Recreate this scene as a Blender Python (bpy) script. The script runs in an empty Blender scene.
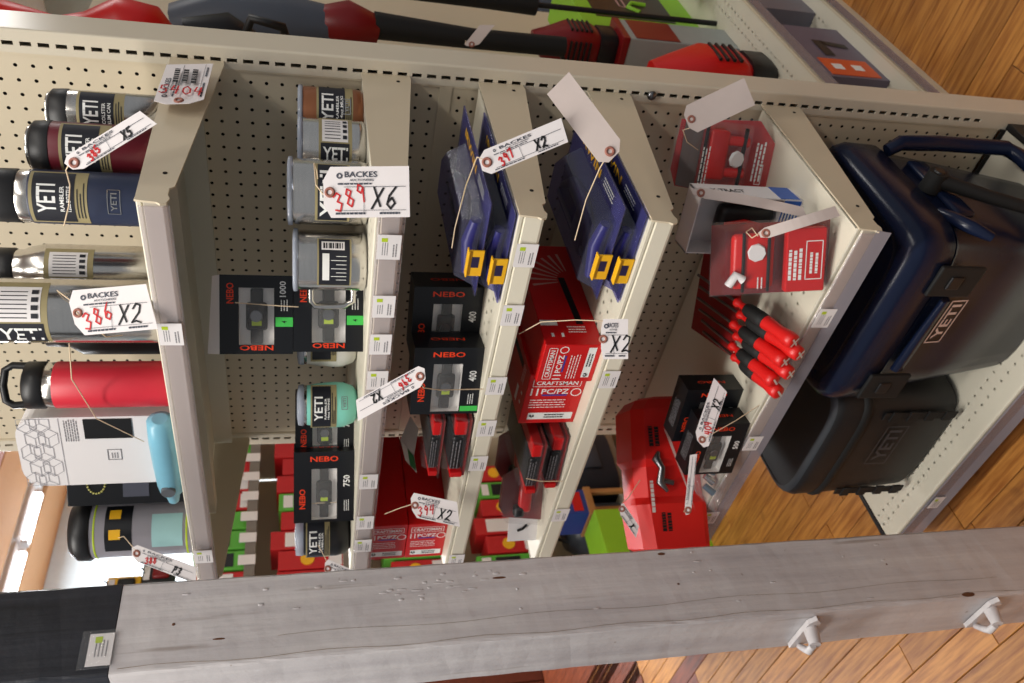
import bpy, bmesh, math, random
from mathutils import Vector, Matrix
random.seed(7)
S = 0.0254          # the shop fittings are laid out in inches
ZO = 80.0           # the floor lies 80 inches below the topmost slot
PI = math.pi
scene = bpy.context.scene
col = scene.collection
def V(x, y, z): return Vector((x*S, y*S, (z+ZO)*S))

# ------------------------------------------------------------------ camera
cam_d = bpy.data.cameras.new('camera'); cam = bpy.data.objects.new('camera', cam_d); col.objects.link(cam)
yaw, pitch, roll = 0.762415, -0.247070, -0.001198
Rm = Matrix.Rotation(yaw, 3, 'Z') @ Matrix.Rotation(pitch, 3, 'X') @ Matrix.Rotation(roll, 3, 'Y')
right, fwd, up = Rm.col[0].copy(), Rm.col[1].copy(), Rm.col[2].copy()
# the photographer held the camera turned a quarter turn: picture-right is down
cm = Matrix((( -up.x, right.x, -fwd.x), (-up.y, right.y, -fwd.y), (-up.z, right.z, -fwd.z))).to_4x4()
cm.translation = V(25.636, -53.121, -17.552)
cam.matrix_world = cm
cam_d.sensor_width = 22.3; cam_d.lens = 22.3*0.823993/1.024
cam_d.clip_start = 0.05; cam_d.clip_end = 60
cam_d.dof.use_dof = True; cam_d.dof.focus_distance = 46*S; cam_d.dof.aperture_fstop = 4.5
scene.camera = cam
# ------------------------------------------------------------------ light
w = bpy.data.worlds.new('world'); scene.world = w; w.use_nodes = True
w.node_tree.nodes['Background'].inputs[0].default_value = (0.90, 0.94, 1.0, 1)
w.node_tree.nodes['Background'].inputs[1].default_value = 0.27
def area(name, x, y, z, sx, sy, power, colr):
    d = bpy.data.lights.new(name, 'AREA'); d.shape = 'RECTANGLE'; d.size = sx*S; d.size_y = sy*S
    d.energy = power; d.color = colr
    o = bpy.data.objects.new(name, d); o.location = V(x, y, z); col.objects.link(o); return o
area('ceiling_lamp_aisle', -20, -62, 58, 96, 8, 88, (1.0, 0.96, 0.90))
area('ceiling_lamp_aisle', 70, -40, 58, 8, 96, 36, (1.0, 0.95, 0.88))
area('rear_highlight_light', 78, 152, 58, 30, 70, 60, (1.0, 0.98, 0.95))  # added out-of-view light, placed to give the upright's flange a highlight
area('ceiling_lamp_window_side', -176, 90, 60, 30, 120, 300, (0.93, 0.97, 1.0))
vs = scene.view_settings
vs.view_transform = 'Standard'; vs.look = 'None'; vs.gamma = 1; vs.exposure = 0.25
vs.use_curve_mapping = False
scene.cycles.max_bounces = 6; scene.cycles.transparent_max_bounces = 16
scene.cycles.caustics_reflective = False; scene.cycles.caustics_refractive = False
scene.cycles.use_denoising = True

# ------------------------------------------------------------------ materials
MATS = {}
def lin(c): return tuple(((v/255)/12.92 if v/255 <= 0.04045 else (((v/255)+0.055)/1.055)**2.4) for v in c)
def mat(name, rgb, rough=0.5, metal=0.0, var=0.06, scale=30, bump=0.0, bscale=80, coat=0.0, trans=0.0, ior=1.45, spec=0.5, stretch=None):
    if name in MATS: return MATS[name]
    m = bpy.data.materials.new(name); m.use_nodes = True; nt = m.node_tree; b = nt.nodes['Principled BSDF']
    c = lin(rgb)
    tc = nt.nodes.new('ShaderNodeTexCoord'); mp = nt.nodes.new('ShaderNodeMapping')
    nt.links.new(tc.outputs['Object'], mp.inputs[0])
    if stretch: mp.inputs['Scale'].default_value = stretch
    n = nt.nodes.new('ShaderNodeTexNoise'); n.inputs['Scale'].default_value = scale; n.inputs['Detail'].default_value = 3
    nt.links.new(mp.outputs[0], n.inputs['Vector'])
    mx = nt.nodes.new('ShaderNodeMix'); mx.data_type = 'RGBA'
    mx.inputs[6].default_value = (*[v*(1-var) for v in c], 1); mx.inputs[7].default_value = (*[min(1, v*(1+var)) for v in c], 1)
    nt.links.new(n.outputs[0], mx.inputs[0]); nt.links.new(mx.outputs[2], b.inputs['Base Color'])
    b.inputs['Roughness'].default_value = rough; b.inputs['Metallic'].default_value = metal
    b.inputs['Coat Weight'].default_value = coat; b.inputs['Transmission Weight'].default_value = trans
    b.inputs['IOR'].default_value = ior; b.inputs['Specular IOR Level'].default_value = spec
    if bump:
        n2 = nt.nodes.new('ShaderNodeTexNoise'); n2.inputs['Scale'].default_value = bscale; n2.inputs['Detail'].default_value = 4
        nt.links.new(mp.outputs[0], n2.inputs['Vector'])
        bp = nt.nodes.new('ShaderNodeBump'); bp.inputs['Strength'].default_value = bump; bp.inputs['Distance'].default_value = 0.003
        nt.links.new(n2.outputs[0], bp.inputs['Height']); nt.links.new(bp.outputs[0], b.inputs['Normal'])
    MATS[name] = m; return m
def clear(name, tint=(255, 255, 255), amount=0.86, rough=0.06):
    """thin clear plastic film: mostly see-through with a gloss"""
    if name in MATS: return MATS[name]
    m = bpy.data.materials.new(name); m.use_nodes = True; nt = m.node_tree; nt.nodes.clear()
    out = nt.nodes.new('ShaderNodeOutputMaterial'); tr = nt.nodes.new('ShaderNodeBsdfTransparent'); gl = nt.nodes.new('ShaderNodeBsdfGlossy')
    df = nt.nodes.new('ShaderNodeBsdfDiffuse'); mix = nt.nodes.new('ShaderNodeMixShader'); mix2 = nt.nodes.new('ShaderNodeMixShader')
    lw = nt.nodes.new('ShaderNodeLayerWeight'); lw.inputs[0].default_value = 0.25; fr = nt.nodes.new('ShaderNodeMath'); fr.operation = 'MULTIPLY_ADD'; fr.inputs[1].default_value = 0.22; fr.inputs[2].default_value = 0.035; nt.links.new(lw.outputs['Facing'], fr.inputs[0])
    no = nt.nodes.new('ShaderNodeTexNoise'); no.inputs['Scale'].default_value = 60
    bp = nt.nodes.new('ShaderNodeBump'); bp.inputs['Strength'].default_value = 0.25; bp.inputs['Distance'].default_value = 0.002
    nt.links.new(no.outputs[0], bp.inputs['Height']); nt.links.new(bp.outputs[0], gl.inputs['Normal'])
    tr.inputs[0].default_value = (*lin(tint), 1); gl.inputs['Roughness'].default_value = rough
    df.inputs[0].default_value = (*lin(tint), 1)
    mix2.inputs[0].default_value = amount
    nt.links.new(df.outputs[0], mix2.inputs[1]); nt.links.new(tr.outputs[0], mix2.inputs[2])
    nt.links.new(fr.outputs[0], mix.inputs[0]); nt.links.new(mix2.outputs[0], mix.inputs[1]); nt.links.new(gl.outputs[0], mix.inputs[2])
    nt.links.new(mix.outputs[0], out.inputs[0]); MATS[name] = m; return m
def emis(name, rgb, s):
    if name in MATS: return MATS[name]
    m = bpy.data.materials.new(name); m.use_nodes = True; nt = m.node_tree; b = nt.nodes['Principled BSDF']
    b.inputs['Emission Color'].default_value = (*lin(rgb), 1); b.inputs['Emission Strength'].default_value = s
    b.inputs['Base Color'].default_value = (*lin(rgb), 1); MATS[name] = m; return m
CREAM = mat('cream_powder_coat', (204, 191, 166), 0.42, var=0.03, scale=12, bump=0.04, bscale=500)
CREAM2 = mat('cream_steel_gloss', (208, 199, 180), 0.22, var=0.02, scale=8)
SHELFM = mat('pale_shelf_enamel', (214, 208, 190), 0.40, var=0.03, scale=10)
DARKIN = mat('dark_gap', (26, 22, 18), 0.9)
STEEL = mat('brushed_steel', (206, 203, 198), 0.20, 1.0, var=0.08, scale=20, stretch=(1, 1, 14))
STEELD = mat('dark_steel', (120, 120, 122), 0.3, 1.0)
BLACKP = mat('black_plastic', (22, 22, 24), 0.45, var=0.1)
BLACKB = mat('black_card', (14, 16, 21), 0.38, var=0.08)
RUBBER = mat('black_rubber', (18, 18, 18), 0.7)
WHITEC = mat('white_card', (226, 222, 222), 0.55, var=0.02)
MANILA = mat('back_of_tag_card', (204, 190, 184), 0.75, var=0.04, scale=60)
TAGW = mat('tag_card_white', (226, 220, 220), 0.7, var=0.03, scale=60)
INK = mat('printing_ink_black', (20, 20, 24), 0.6)
INKRED = mat('red_marker_ink', (206, 40, 44), 0.6)
INKG = mat('grey_fine_print', (120, 118, 122), 0.7)
WHITEI = mat('white_print', (232, 232, 230), 0.5)
ORANGE = mat('orange_print', (232, 62, 22), 0.5)
GREEN = mat('green_sticker', (70, 196, 84), 0.45)
LIME = mat('lime_print', (176, 200, 40), 0.5)
YELLOW = mat('yellow_label', (232, 176, 30), 0.45)
RED = mat('red_card_gloss', (196, 20, 22), 0.32, var=0.05)
REDP = mat('red_plastic', (206, 26, 24), 0.36, var=0.05, bump=0.05, bscale=300)
REDCASE = mat('red_case_plastic', (220, 32, 28), 0.42, var=0.04, bump=0.10, bscale=500)
REDD = mat('dark_red_plastic', (120, 14, 16), 0.4)
NAVY = mat('navy_powder_coat', (34, 42, 66), 0.42, var=0.06)
NAVYC = mat('navy_cooler_plastic', (18, 26, 48), 0.26, spec=.3, var=0.06, bump=0.05, bscale=250)
IRB = mat('purple_blue_card', (44, 42, 104), 0.4, var=0.06)
IRD = mat('dark_purple_tool', (40, 32, 66), 0.4)
OLIVE = mat('kraft_label_band', (150, 138, 100), 0.6)
LABELN = mat('label_navy_black', (22, 24, 34), 0.55)
COPPER = mat('copper_finish', (150, 96, 66), 0.34, 0.6, stretch=(1, 1, 10))
BURG = mat('burgundy_powder_coat', (98, 24, 36), 0.4)
POPPY = mat('coral_red_powder_coat', (200, 42, 58), 0.42)
MINT = mat('seafoam_powder_coat', (130, 208, 192), 0.45)
CREAMW = mat('white_powder_coat', (214, 212, 206), 0.45)
STRING = mat('elastic_string', (212, 190, 160), 0.7)
EYELET = mat('tag_eyelet_brown', (150, 96, 82), 0.6)
CLEAR = clear('clear_blister', amount=0.985)
CLEARV = clear('clear_violet_blister', (196, 196, 236), 0.95, 0.08)
CLEARC = clear('clear_price_channel', (240, 236, 238), 0.86, 0.12)
CLEARS = clear('clear_smoky_channel', (205, 200, 208), 0.72, 0.14)
BAG = clear('clear_poly_bag', (240, 240, 242), 0.92, 0.08)
AQUA = mat('aqua_silicone', (120, 178, 200), 0.35, var=0.12, scale=20)
GREYB = mat('grey_button', (88, 92, 98), 0.5)
WOODF = None

# ------------------------------------------------------------------ builders
class B:
    """collects polygons in inches; build() links them as one mesh object"""
    def __init__(s): s.v = []; s.f = []; s.sm = []
    def add(s, vs, fs, smooth=False, M=None):
        o = len(s.v)
        for p in vs:
            p = Vector(p)
            s.v.append(M @ p if M else p)
        for f in fs: s.f.append([i+o for i in f]); s.sm.append(smooth)
        return s
    def box(s, cx, cy, cz, sx, sy, sz, bev=0.0, M=None, seg=2):
        if bev <= 0:
            vs = [(cx+a*sx/2, cy+b*sy/2, cz+c*sz/2) for a in (-1, 1) for b in (-1, 1) for c in (-1, 1)]
            return s.add(vs, [(0, 1, 3, 2), (4, 6, 7, 5), (0, 4, 5, 1), (2, 3, 7, 6), (0, 2, 6, 4), (1, 5, 7, 3)], False, M)
        bm = bmesh.new(); bmesh.ops.create_cube(bm, size=1)
        for v in bm.verts: v.co = Vector((v.co.x*sx, v.co.y*sy, v.co.z*sz))
        bmesh.ops.bevel(bm, geom=list(bm.edges)+list(bm.verts), offset=min(bev, 0.49*min(sx, sy, sz)), segments=seg, affect='EDGES', profile=0.5)
        bm.verts.index_update()
        vs = [(v.co.x+cx, v.co.y+cy, v.co.z+cz) for v in bm.verts]; fs = [[v.index for v in f.verts] for f in bm.faces]
        bm.free(); return s.add(vs, fs, bev > 0.12, M)
    def quad(s, a, b, c, d, M=None): return s.add([a, b, c, d], [(0, 1, 2, 3)], False, M)
    def prism(s, pts, h, axis='z', z0=0.0, M=None):
        n = len(pts)
        def P(p, q):
            if axis == 'z': return (p[0], p[1], q)
            if axis == 'y': return (p[0], q, p[1])
            return (q, p[0], p[1])
        vs = [P(p, z0) for p in pts]+[P(p, z0+h) for p in pts]
        fs = [list(range(n))[::-1], list(range(n, 2*n))]+[(i, (i+1) % n, (i+1) % n+n, i+n) for i in range(n)]
        return s.add(vs, fs, False, M)
    def loft(s, rings, cap=True, smooth=True, M=None):
        n = len(rings[0]); vs = [p for r in rings for p in r]; fs = []
        for k in range(len(rings)-1):
            for i in range(n): fs.append((k*n+i, k*n+(i+1) % n, (k+1)*n+(i+1) % n, (k+1)*n+i))
        s.add(vs, fs, smooth, M)
        if cap:
            s.add(rings[0], [list(range(n))[::-1]], False, M); s.add(rings[-1], [list(range(n))], False, M)
        return s
    def lathe(s, prof, cx=0, cy=0, n=32, cap=True, M=None, smooth=True):
        rings = [[(cx+r*math.cos(2*PI*i/n), cy+r*math.sin(2*PI*i/n), z) for i in range(n)] for r, z in prof]
        return s.loft(rings, cap, smooth, M)
    def cyl(s, a, b, r0, r1=None, n=14, cap=True):
        a = Vector(a); b = Vector(b); d = (b-a); L = d.length; d.normalize()
        M = Matrix.Translation(a) @ d.to_track_quat('Z', 'Y').to_matrix().to_4x4()
        return s.lathe([(r0, 0), (r0 if r1 is None else r1, L)], n=n, cap=cap, M=M)
    def tube(s, pts, r, n=6, closed=False):
        pts = [Vector(p) for p in pts]; rings = []
        prev = None
        for i, p in enumerate(pts):
            a = pts[max(i-1, 0)]; b = pts[min(i+1, len(pts)-1)]; t = (b-a)
            if t.length < 1e-6: t = Vector((0, 0, 1))
            t.normalize()
            if prev is None:
                u = t.orthogonal().normalized()
            else:
                u = prev-t*prev.dot(t)
                u = u.normalized() if u.length > 1e-5 else t.orthogonal().normalized()
            prev = u; v = t.cross(u)
            rr = r[i] if isinstance(r, (list, tuple)) else r
            rings.append([tuple(p+u*rr*math.cos(2*PI*k/n)+v*rr*math.sin(2*PI*k/n)) for k in range(n)])
        return s.loft(rings)
    def ball(s, c, r, n=12, m=8, sq=(1, 1, 1)):
        prof = [(max(1e-3, math.sin(PI*k/m)), -math.cos(PI*k/m)) for k in range(m+1)]
        M = Matrix.Translation(Vector(c)) @ Matrix.Diagonal((r*sq[0], r*sq[1], r*sq[2], 1))
        return s.lathe(prof, n=n, cap=False, M=M)
    def text(s, st, c, rd, ud, wid, hei, off=0.0):
        """flat lettering that fills a box wid x hei centred on c; rd, ud are the reading and up directions"""
        vs, fs = glyphs(st); rd = Vector(rd).normalized(); ud = Vector(ud).normalized(); c = Vector(c); nn = rd.cross(ud)
        return s.add([c+rd*(p[0]*wid)+ud*(p[1]*hei)+nn*off for p in vs], fs)
    def ctext(s, st, cx, cy, r, z, a0, wid, hei, mode='h'):
        """lettering wrapped on an upright cylinder"""
        vs, fs = glyphs(st)
        out = []
        for p in vs:
            if mode == 'h': a = a0+p[0]*wid/r; zz = z+p[1]*hei
            else: a = a0+p[1]*hei/r; zz = z-p[0]*wid
            out.append((cx+r*math.sin(a), cy-r*math.cos(a), zz))
        return s.add(out, fs)
    def patch(s, cx, cy, r, a0, a1, z0, z1, n=18):
        vs = []; fs = []
        for i in range(n+1):
            a = a0+(a1-a0)*i/n
            vs += [(cx+r*math.sin(a), cy-r*math.cos(a), z0), (cx+r*math.sin(a), cy-r*math.cos(a), z1)]
        for i in range(n): fs.append((2*i, 2*i+2, 2*i+3, 2*i+1))
        return s.add(vs, fs, True)
    def lines(s, c, rd, ud, wid, hei, n, th=0.35, off=0.0, seed=1):
        """rows of fine print too small to read, as thin bars"""
        rng = random.Random(seed); rd = Vector(rd).normalized(); ud = Vector(ud).normalized(); c = Vector(c); nn = rd.cross(ud)
        for i in range(n):
            y = hei*(0.5-(i+0.5)/n); h = hei/n*th/2; L = wid*(0.75+0.25*rng.random()); x = -wid/2
            while x < -wid/2+L:
                k = wid*(0.05+0.09*rng.random()); x2 = min(x+k, -wid/2+L)
                q = [c+rd*x+ud*(y-h)+nn*off, c+rd*x2+ud*(y-h)+nn*off, c+rd*x2+ud*(y+h)+nn*off, c+rd*x+ud*(y+h)+nn*off]
                s.add(q, [(0, 1, 2, 3)]); x = x2+wid*0.02
        return s
    def rect(s, c, rd, ud, wid, hei, off=0.0, rad=0.0):
        rd = Vector(rd).normalized(); ud = Vector(ud).normalized(); c = Vector(c)+rd.cross(ud)*off
        if rad <= 0: pts = [(-.5*wid, -.5*hei), (.5*wid, -.5*hei), (.5*wid, .5*hei), (-.5*wid, .5*hei)]
        else:
            pts = []
            for (qx, qy, a) in ((1, -1, -90), (1, 1, 0), (-1, 1, 90), (-1, -1, 180)):
                for k in range(4):
                    an = math.radians(a+30*k); pts.append((qx*(wid/2-rad)+rad*math.cos(an), qy*(hei/2-rad)+rad*math.sin(an)))
        return s.add([c+rd*p[0]+ud*p[1] for p in pts], [list(range(len(pts)))])
    def outline(s, c, rd, ud, wid, hei, t, off=0.0):
        rd = Vector(rd).normalized(); ud = Vector(ud).normalized(); c = Vector(c)
        for a, b2, ww, hh in ((0, 1, wid, t), (0, -1, wid, t), (1, 0, t, hei), (-1, 0, t, hei)):
            s.rect(c+rd*(a*(wid-t)/2)+ud*(b2*(hei-t)/2), rd, ud, ww, hh, off)
        return s
    def stroke(s, pl, c, rd, ud, sz, th, off=0.0):
        """hand-drawn pen strokes: pl is a list of polylines in a unit box"""
        rd = Vector(rd).normalized(); ud = Vector(ud).normalized(); c = Vector(c)+rd.cross(ud)*off
        for line in pl:
            P = [Vector((x*sz, y*sz)) for x, y in line]
            for a, b in zip(P[:-1], P[1:]):
                d = b-a
                if d.length < 1e-6: continue
                d.normalize(); n = Vector((-d.y, d.x))*th/2; a2 = a-d*th*.3; b2 = b+d*th*.3
                s.add([c+rd*q.x+ud*q.y for q in (a2-n, b2-n, b2+n, a2+n)], [(0, 1, 2, 3)])
        return s
    def build(s, name, m, parent=None, world=False, label=None):
        me = bpy.data.meshes.new(name)
        vs = s.v
        if world and parent is not None:
            inv = RM[parent.name].inverted(); vs = [inv @ p for p in vs]
        if parent is None: vs2 = [((p[0])*S, (p[1])*S, (p[2])*S) for p in vs]
        else: vs2 = [(p[0]*S, p[1]*S, p[2]*S) for p in vs]
        me.from_pydata([tuple(p) for p in vs2], [], s.f)
        me.polygons.foreach_set('use_smooth', s.sm); me.materials.append(m); me.update()
        o = bpy.data.objects.new(name, me); col.objects.link(o)
        if parent is not None: o.parent = parent; RM[o.name] = RM[parent.name]
        if label: o['label'] = label
        return o
GL = {}
def glyphs(st):
    if st in GL: return GL[st]
    cu = bpy.data.curves.new('lettering', 'FONT'); cu.body = st; cu.resolution_u = 2; cu.offset = 0.018; cu.fill_mode = 'FRONT'
    o = bpy.data.objects.new('lettering', cu); col.objects.link(o)
    me = bpy.data.meshes.new_from_object(o.evaluated_get(bpy.context.evaluated_depsgraph_get()))
    vs = [(v.co.x, v.co.y) for v in me.vertices]; fs = [list(p.vertices) for p in me.polygons]
    bpy.data.objects.remove(o); bpy.data.curves.remove(cu); bpy.data.meshes.remove(me)
    x0 = min(v[0] for v in vs); x1 = max(v[0] for v in vs); y0 = min(v[1] for v in vs); y1 = max(v[1] for v in vs)
    GL[st] = ([((v[0]-x0)/(x1-x0)-.5, (v[1]-y0)/(y1-y0)-.5) for v in vs], fs); return GL[st]
RM = {}
def thing(name, label, cat, loc=(0, 0, 0), rz=0.0, group=None, M=None):
    o = bpy.data.objects.new(name, None); col.objects.link(o); o.empty_display_size = 0.03
    M4 = M if M is not None else Matrix.Translation(Vector(loc)) @ Matrix.Rotation(math.radians(rz), 4, 'Z')
    RM[o.name] = M4
    W = M4.copy(); t = M4.translation; W.translation = V(t.x, t.y, t.z); o.matrix_world = W
    o['label'] = label; o['category'] = cat
    if group: o['group'] = group
    return o
def solo(b, name, m, label, cat, loc, rz=0.0, group=None):
    o = b.build(name, m); M4 = Matrix.Translation(V(*loc)) @ Matrix.Rotation(math.radians(rz), 4, 'Z'); o.matrix_world = M4
    o['label'] = label; o['category'] = cat
    if group: o['group'] = group
    return o
def structure(b, name, m, loc=(0, 0, 0)):
    o = b.build(name, m); o.location = V(*loc); o['kind'] = 'structure'; RM[o.name] = Matrix.Translation(Vector(loc)); return o
X3, Y3, Z3 = Vector((1, 0, 0)), Vector((0, 1, 0)), Vector((0, 0, 1))
FRD, FUD = X3, Z3                 # lettering upright on a front face (normal -Y)

# ================================================================== setting
def wood_mat(name, dark, lite, seedoff=0.0, grain=(3, 40, 1)):
    m = bpy.data.materials.new(name); m.use_nodes = True; nt = m.node_tree; b = nt.nodes['Principled BSDF']
    tc = nt.nodes.new('ShaderNodeTexCoord'); oi = nt.nodes.new('ShaderNodeObjectInfo'); ad = nt.nodes.new('ShaderNodeVectorMath'); ad.operation = 'ADD'
    sc = nt.nodes.new('ShaderNodeVectorMath'); sc.operation = 'SCALE'; cb = nt.nodes.new('ShaderNodeCombineXYZ')
    nt.links.new(oi.outputs['Random'], cb.inputs[0]); nt.links.new(oi.outputs['Random'], cb.inputs[1]); sc.inputs['Scale'].default_value = 37
    nt.links.new(cb.outputs[0], sc.inputs[0]); nt.links.new(tc.outputs['Object'], ad.inputs[0]); nt.links.new(sc.outputs[0], ad.inputs[1])
    mp = nt.nodes.new('ShaderNodeMapping'); mp.inputs['Scale'].default_value = grain; nt.links.new(ad.outputs[0], mp.inputs[0])
    n = nt.nodes.new('ShaderNodeTexNoise'); n.inputs['Scale'].default_value = 2.0; n.inputs['Detail'].default_value = 6; n.inputs['Roughness'].default_value = 0.6
    nt.links.new(mp.outputs[0], n.inputs['Vector'])
    r = nt.nodes.new('ShaderNodeValToRGB'); r.color_ramp.elements[0].position = 0.34; r.color_ramp.elements[1].position = 0.62
    r.color_ramp.elements[0].color = (*lin(dark), 1); r.color_ramp.elements[1].color = (*lin(lite), 1)
    nt.links.new(n.outputs[0], r.inputs[0])
    # per-board tone
    hs = nt.nodes.new('ShaderNodeHueSaturation'); mr = nt.nodes.new('ShaderNodeMapRange'); mr.inputs[3].default_value = 0.84; mr.inputs[4].default_value = 1.12
    nt.links.new(oi.outputs['Random'], mr.inputs[0]); nt.links.new(mr.outputs[0], hs.inputs['Value']); nt.links.new(r.outputs[0], hs.inputs['Color'])
    # dark stains with a shape of their own
    n3 = nt.nodes.new('ShaderNodeTexNoise'); n3.inputs['Scale'].default_value = 5; n3.inputs['Detail'].default_value = 3; nt.links.new(ad.outputs[0], n3.inputs['Vector'])
    r3 = nt.nodes.new('ShaderNodeValToRGB'); r3.color_ramp.elements[0].position = 0.66; r3.color_ramp.elements[1].position = 0.74
    nt.links.new(n3.outputs[0], r3.inputs[0])
    mx = nt.nodes.new('ShaderNodeMix'); mx.data_type = 'RGBA'; mx.inputs[7].default_value = (*lin((96, 52, 28)), 1)
    nt.links.new(r3.outputs[0], mx.inputs[0]); nt.links.new(hs.outputs[0], mx.inputs[6]); nt.links.new(mx.outputs[2], b.inputs['Base Color'])
    b.inputs['Roughness'].default_value = 0.42
    bp = nt.nodes.new('ShaderNodeBump'); bp.inputs['Strength'].default_value = 0.25; bp.inputs['Distance'].default_value = 0.001
    nt.links.new(n.outputs[0], bp.inputs['Height']); nt.links.new(bp.outputs[0], b.inputs['Normal'])
    return m
WOODF = wood_mat('worn_maple_floor', (146, 88, 38), (194, 134, 66))
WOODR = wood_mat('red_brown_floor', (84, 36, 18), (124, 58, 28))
GAPM = mat('floor_joint_dirt', (52, 34, 22), 0.9)
floor = structure(B().box(-60, 60, -0.6, 460, 420, 0.6), 'floor', GAPM, (0, 0, -80)); floor['kind'] = 'structure'
PW = 3.25
lens = [34, 52, 70]
pm = {}
for L in lens:
    pb = B(); pb.box(0, 0, 0, L-0.08, PW-0.09, 0.6, 0.05, seg=1)
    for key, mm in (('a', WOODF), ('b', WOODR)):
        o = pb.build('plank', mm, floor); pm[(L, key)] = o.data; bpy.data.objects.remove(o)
rng = random.Random(3)
npl = 0
y = -58.0
while y < 64 and npl < 285:
    x = 44 - rng.random()*30
    while x > -120:
        L = rng.choice(lens); cx = x-L/2
        vis = not (-36 < cx-L/2 and cx+L/2 < -6 and y > -8 and y < 16)
        if vis and y < 40+0.25*(x+120):
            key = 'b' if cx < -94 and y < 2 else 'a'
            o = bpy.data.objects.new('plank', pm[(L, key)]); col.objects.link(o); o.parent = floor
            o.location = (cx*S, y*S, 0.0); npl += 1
        x -= L
    y += PW
# planks beyond the single ones
ob = B(); y = 64.5
while y < 200:
    ob.box(-60, y, 0.0, 440, PW-0.09, 0.6); y += PW
o = ob.build('far_planks', WOODF, floor); o['kind'] = 'stuff'
# darker boards farther along the aisle
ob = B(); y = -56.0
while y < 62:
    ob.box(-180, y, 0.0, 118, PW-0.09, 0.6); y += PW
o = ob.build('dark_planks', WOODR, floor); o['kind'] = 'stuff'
# ceiling, walls
WALLW = mat('pale_wall_paint', (214, 226, 232), 0.8)
BRICK = mat('whitewashed_brick_mortar', (206, 196, 196), 0.9)
TAN = mat('tan_ceiling_board', (206, 160, 116), 0.7, var=0.08, stretch=(1, 8, 1))
structure(B().box(0, 0, 0, 420, 420, 2), 'ceiling', mat('ceiling_white', (226, 228, 228), 0.8), (-60, 60, 66))
structure(B().box(0, 0, 72, 2, 420, 146), 'wall_left', WALLW, (-236, 60, -80))
wb = structure(B().box(0, 0, 72, 420, 2, 146), 'wall_back', mat('back_wall_grey_green', (150, 152, 140), 0.85), (-60, 240, -80))
structure(B().box(0, 0, 0, 20, 300, 1.2), 'trim_1', TAN, (-224.8, 60, 64.3))
structure(B().box(0, 0, 0, 22, 300, 1.2), 'trim_2', TAN, (-187, 60, 64.3))
structure(B().box(0, 0, 0, 12, 300, 1.0), 'trim_3', mat('white_light_trough', (226, 232, 238), .5), (-204, 60, 64.4))
structure(B().box(0, 0, 0, 60, 300, 1.2), 'trim_4', mat('mottled_red_white_ceiling', (206, 170, 168), .8, var=.35, scale=6), (-145, 60, 64.2))

# ================================================================== gondola
def holes_panel(b, x0, x1, z0, z1, y, nx, nz, is_hole, r=0.125, axis='y', jitter=None):
    """sheet in the XZ plane (axis y) or XY plane (axis z) with drilled holes as real openings"""
    dx = (x1-x0)/nx; dz = (z1-z0)/nz
    def P(u, v): return (u, y, v) if axis == 'y' else (u, v, y)
    vs = {}; V_ = []; F = []
    def vid(i, k):
        if (i, k) not in vs: vs[(i, k)] = len(V_); V_.append(P(x0+i*dx, z0+k*dz))
        return vs[(i, k)]
    for i in range(nx):
        for k in range(nz):
            c = [vid(i, k), vid(i+1, k), vid(i+1, k+1), vid(i, k+1)]
            if not is_hole(i, k): F.append(c); continue
            cx = x0+(i+.5)*dx; cz = z0+(k+.5)*dz; o = len(V_)
            for q in range(8):
                a = math.radians(22.5+45*q); V_.append(P(cx+r*math.cos(a), cz+r*math.sin(a)))
            # q: 0 (22.5) ... 7 (337.5)
            F += [[c[1], c[2], o+0, o+7], [c[2], c[3], o+2, o+1], [c[3], c[0], o+4, o+3], [c[0], c[1], o+6, o+5],
                  [c[2], o+1, o+0], [c[3], o+3, o+2], [c[0], o+5, o+4], [c[1], o+7, o+6]]
    return b.add(V_, F)
gon = thing('gondola_shelving', 'cream steel shelving frame with slotted uprights, perforated back', 'shelving', (-19, 0, -80))
def upright(xc, flip):
    b = B(); x0, x1 = (xc-0.6, xc+0.8) if not flip else (xc-0.8, xc+0.6)
    # front face: one slot an inch
    for i in range(-10, 79):
        z = -i; V_ = [(x0, 0, z-.5), (x1, 0, z-.5), (x1, 0, z+.5), (x0, 0, z+.5)]
        if i <= 71:
            q = [(xc-.14, 0, z-.32), (xc+.14, 0, z-.32), (xc+.14, 0, z+.32), (xc-.14, 0, z+.32)]
            b.add(V_+q, [(0, 1, 5, 4), (1, 2, 6, 5), (2, 3, 7, 6), (3, 0, 4, 7)])
            b.add([q[0], q[1], q[2], q[3]]+[(p[0], .12, p[2]) for p in q], [(0, 1, 5, 4), (1, 2, 6, 5), (2, 3, 7, 6), (3, 0, 4, 7)])
        else: b.add(V_, [(0, 1, 2, 3)])
    xo = x1 if not flip else x0; xi = x0 if not flip else x1
    d = 0.12 if not flip else -0.12
    # rounded outer corner, deep flange, back
    prof = [(xo, 0.0), (xo+d*.7, .04), (xo+d, .14), (xo+d, 2.5), (xi, 2.5)]
    for (a, c) in zip(prof[:-1], prof[1:]): b.quad((a[0], a[1], -79), (c[0], c[1], -79), (c[0], c[1], 10.5), (a[0], a[1], 10.5))
    b.quad((xi, 0, -79), (xi, 2.5, -79), (xi, 2.5, 10.5), (xi, 0, 10.5))
    o = b.build('upright', CREAM2, gon, True)
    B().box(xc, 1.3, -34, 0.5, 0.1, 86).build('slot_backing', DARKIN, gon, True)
    return o
upright(0, False); upright(-38, True)
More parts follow.
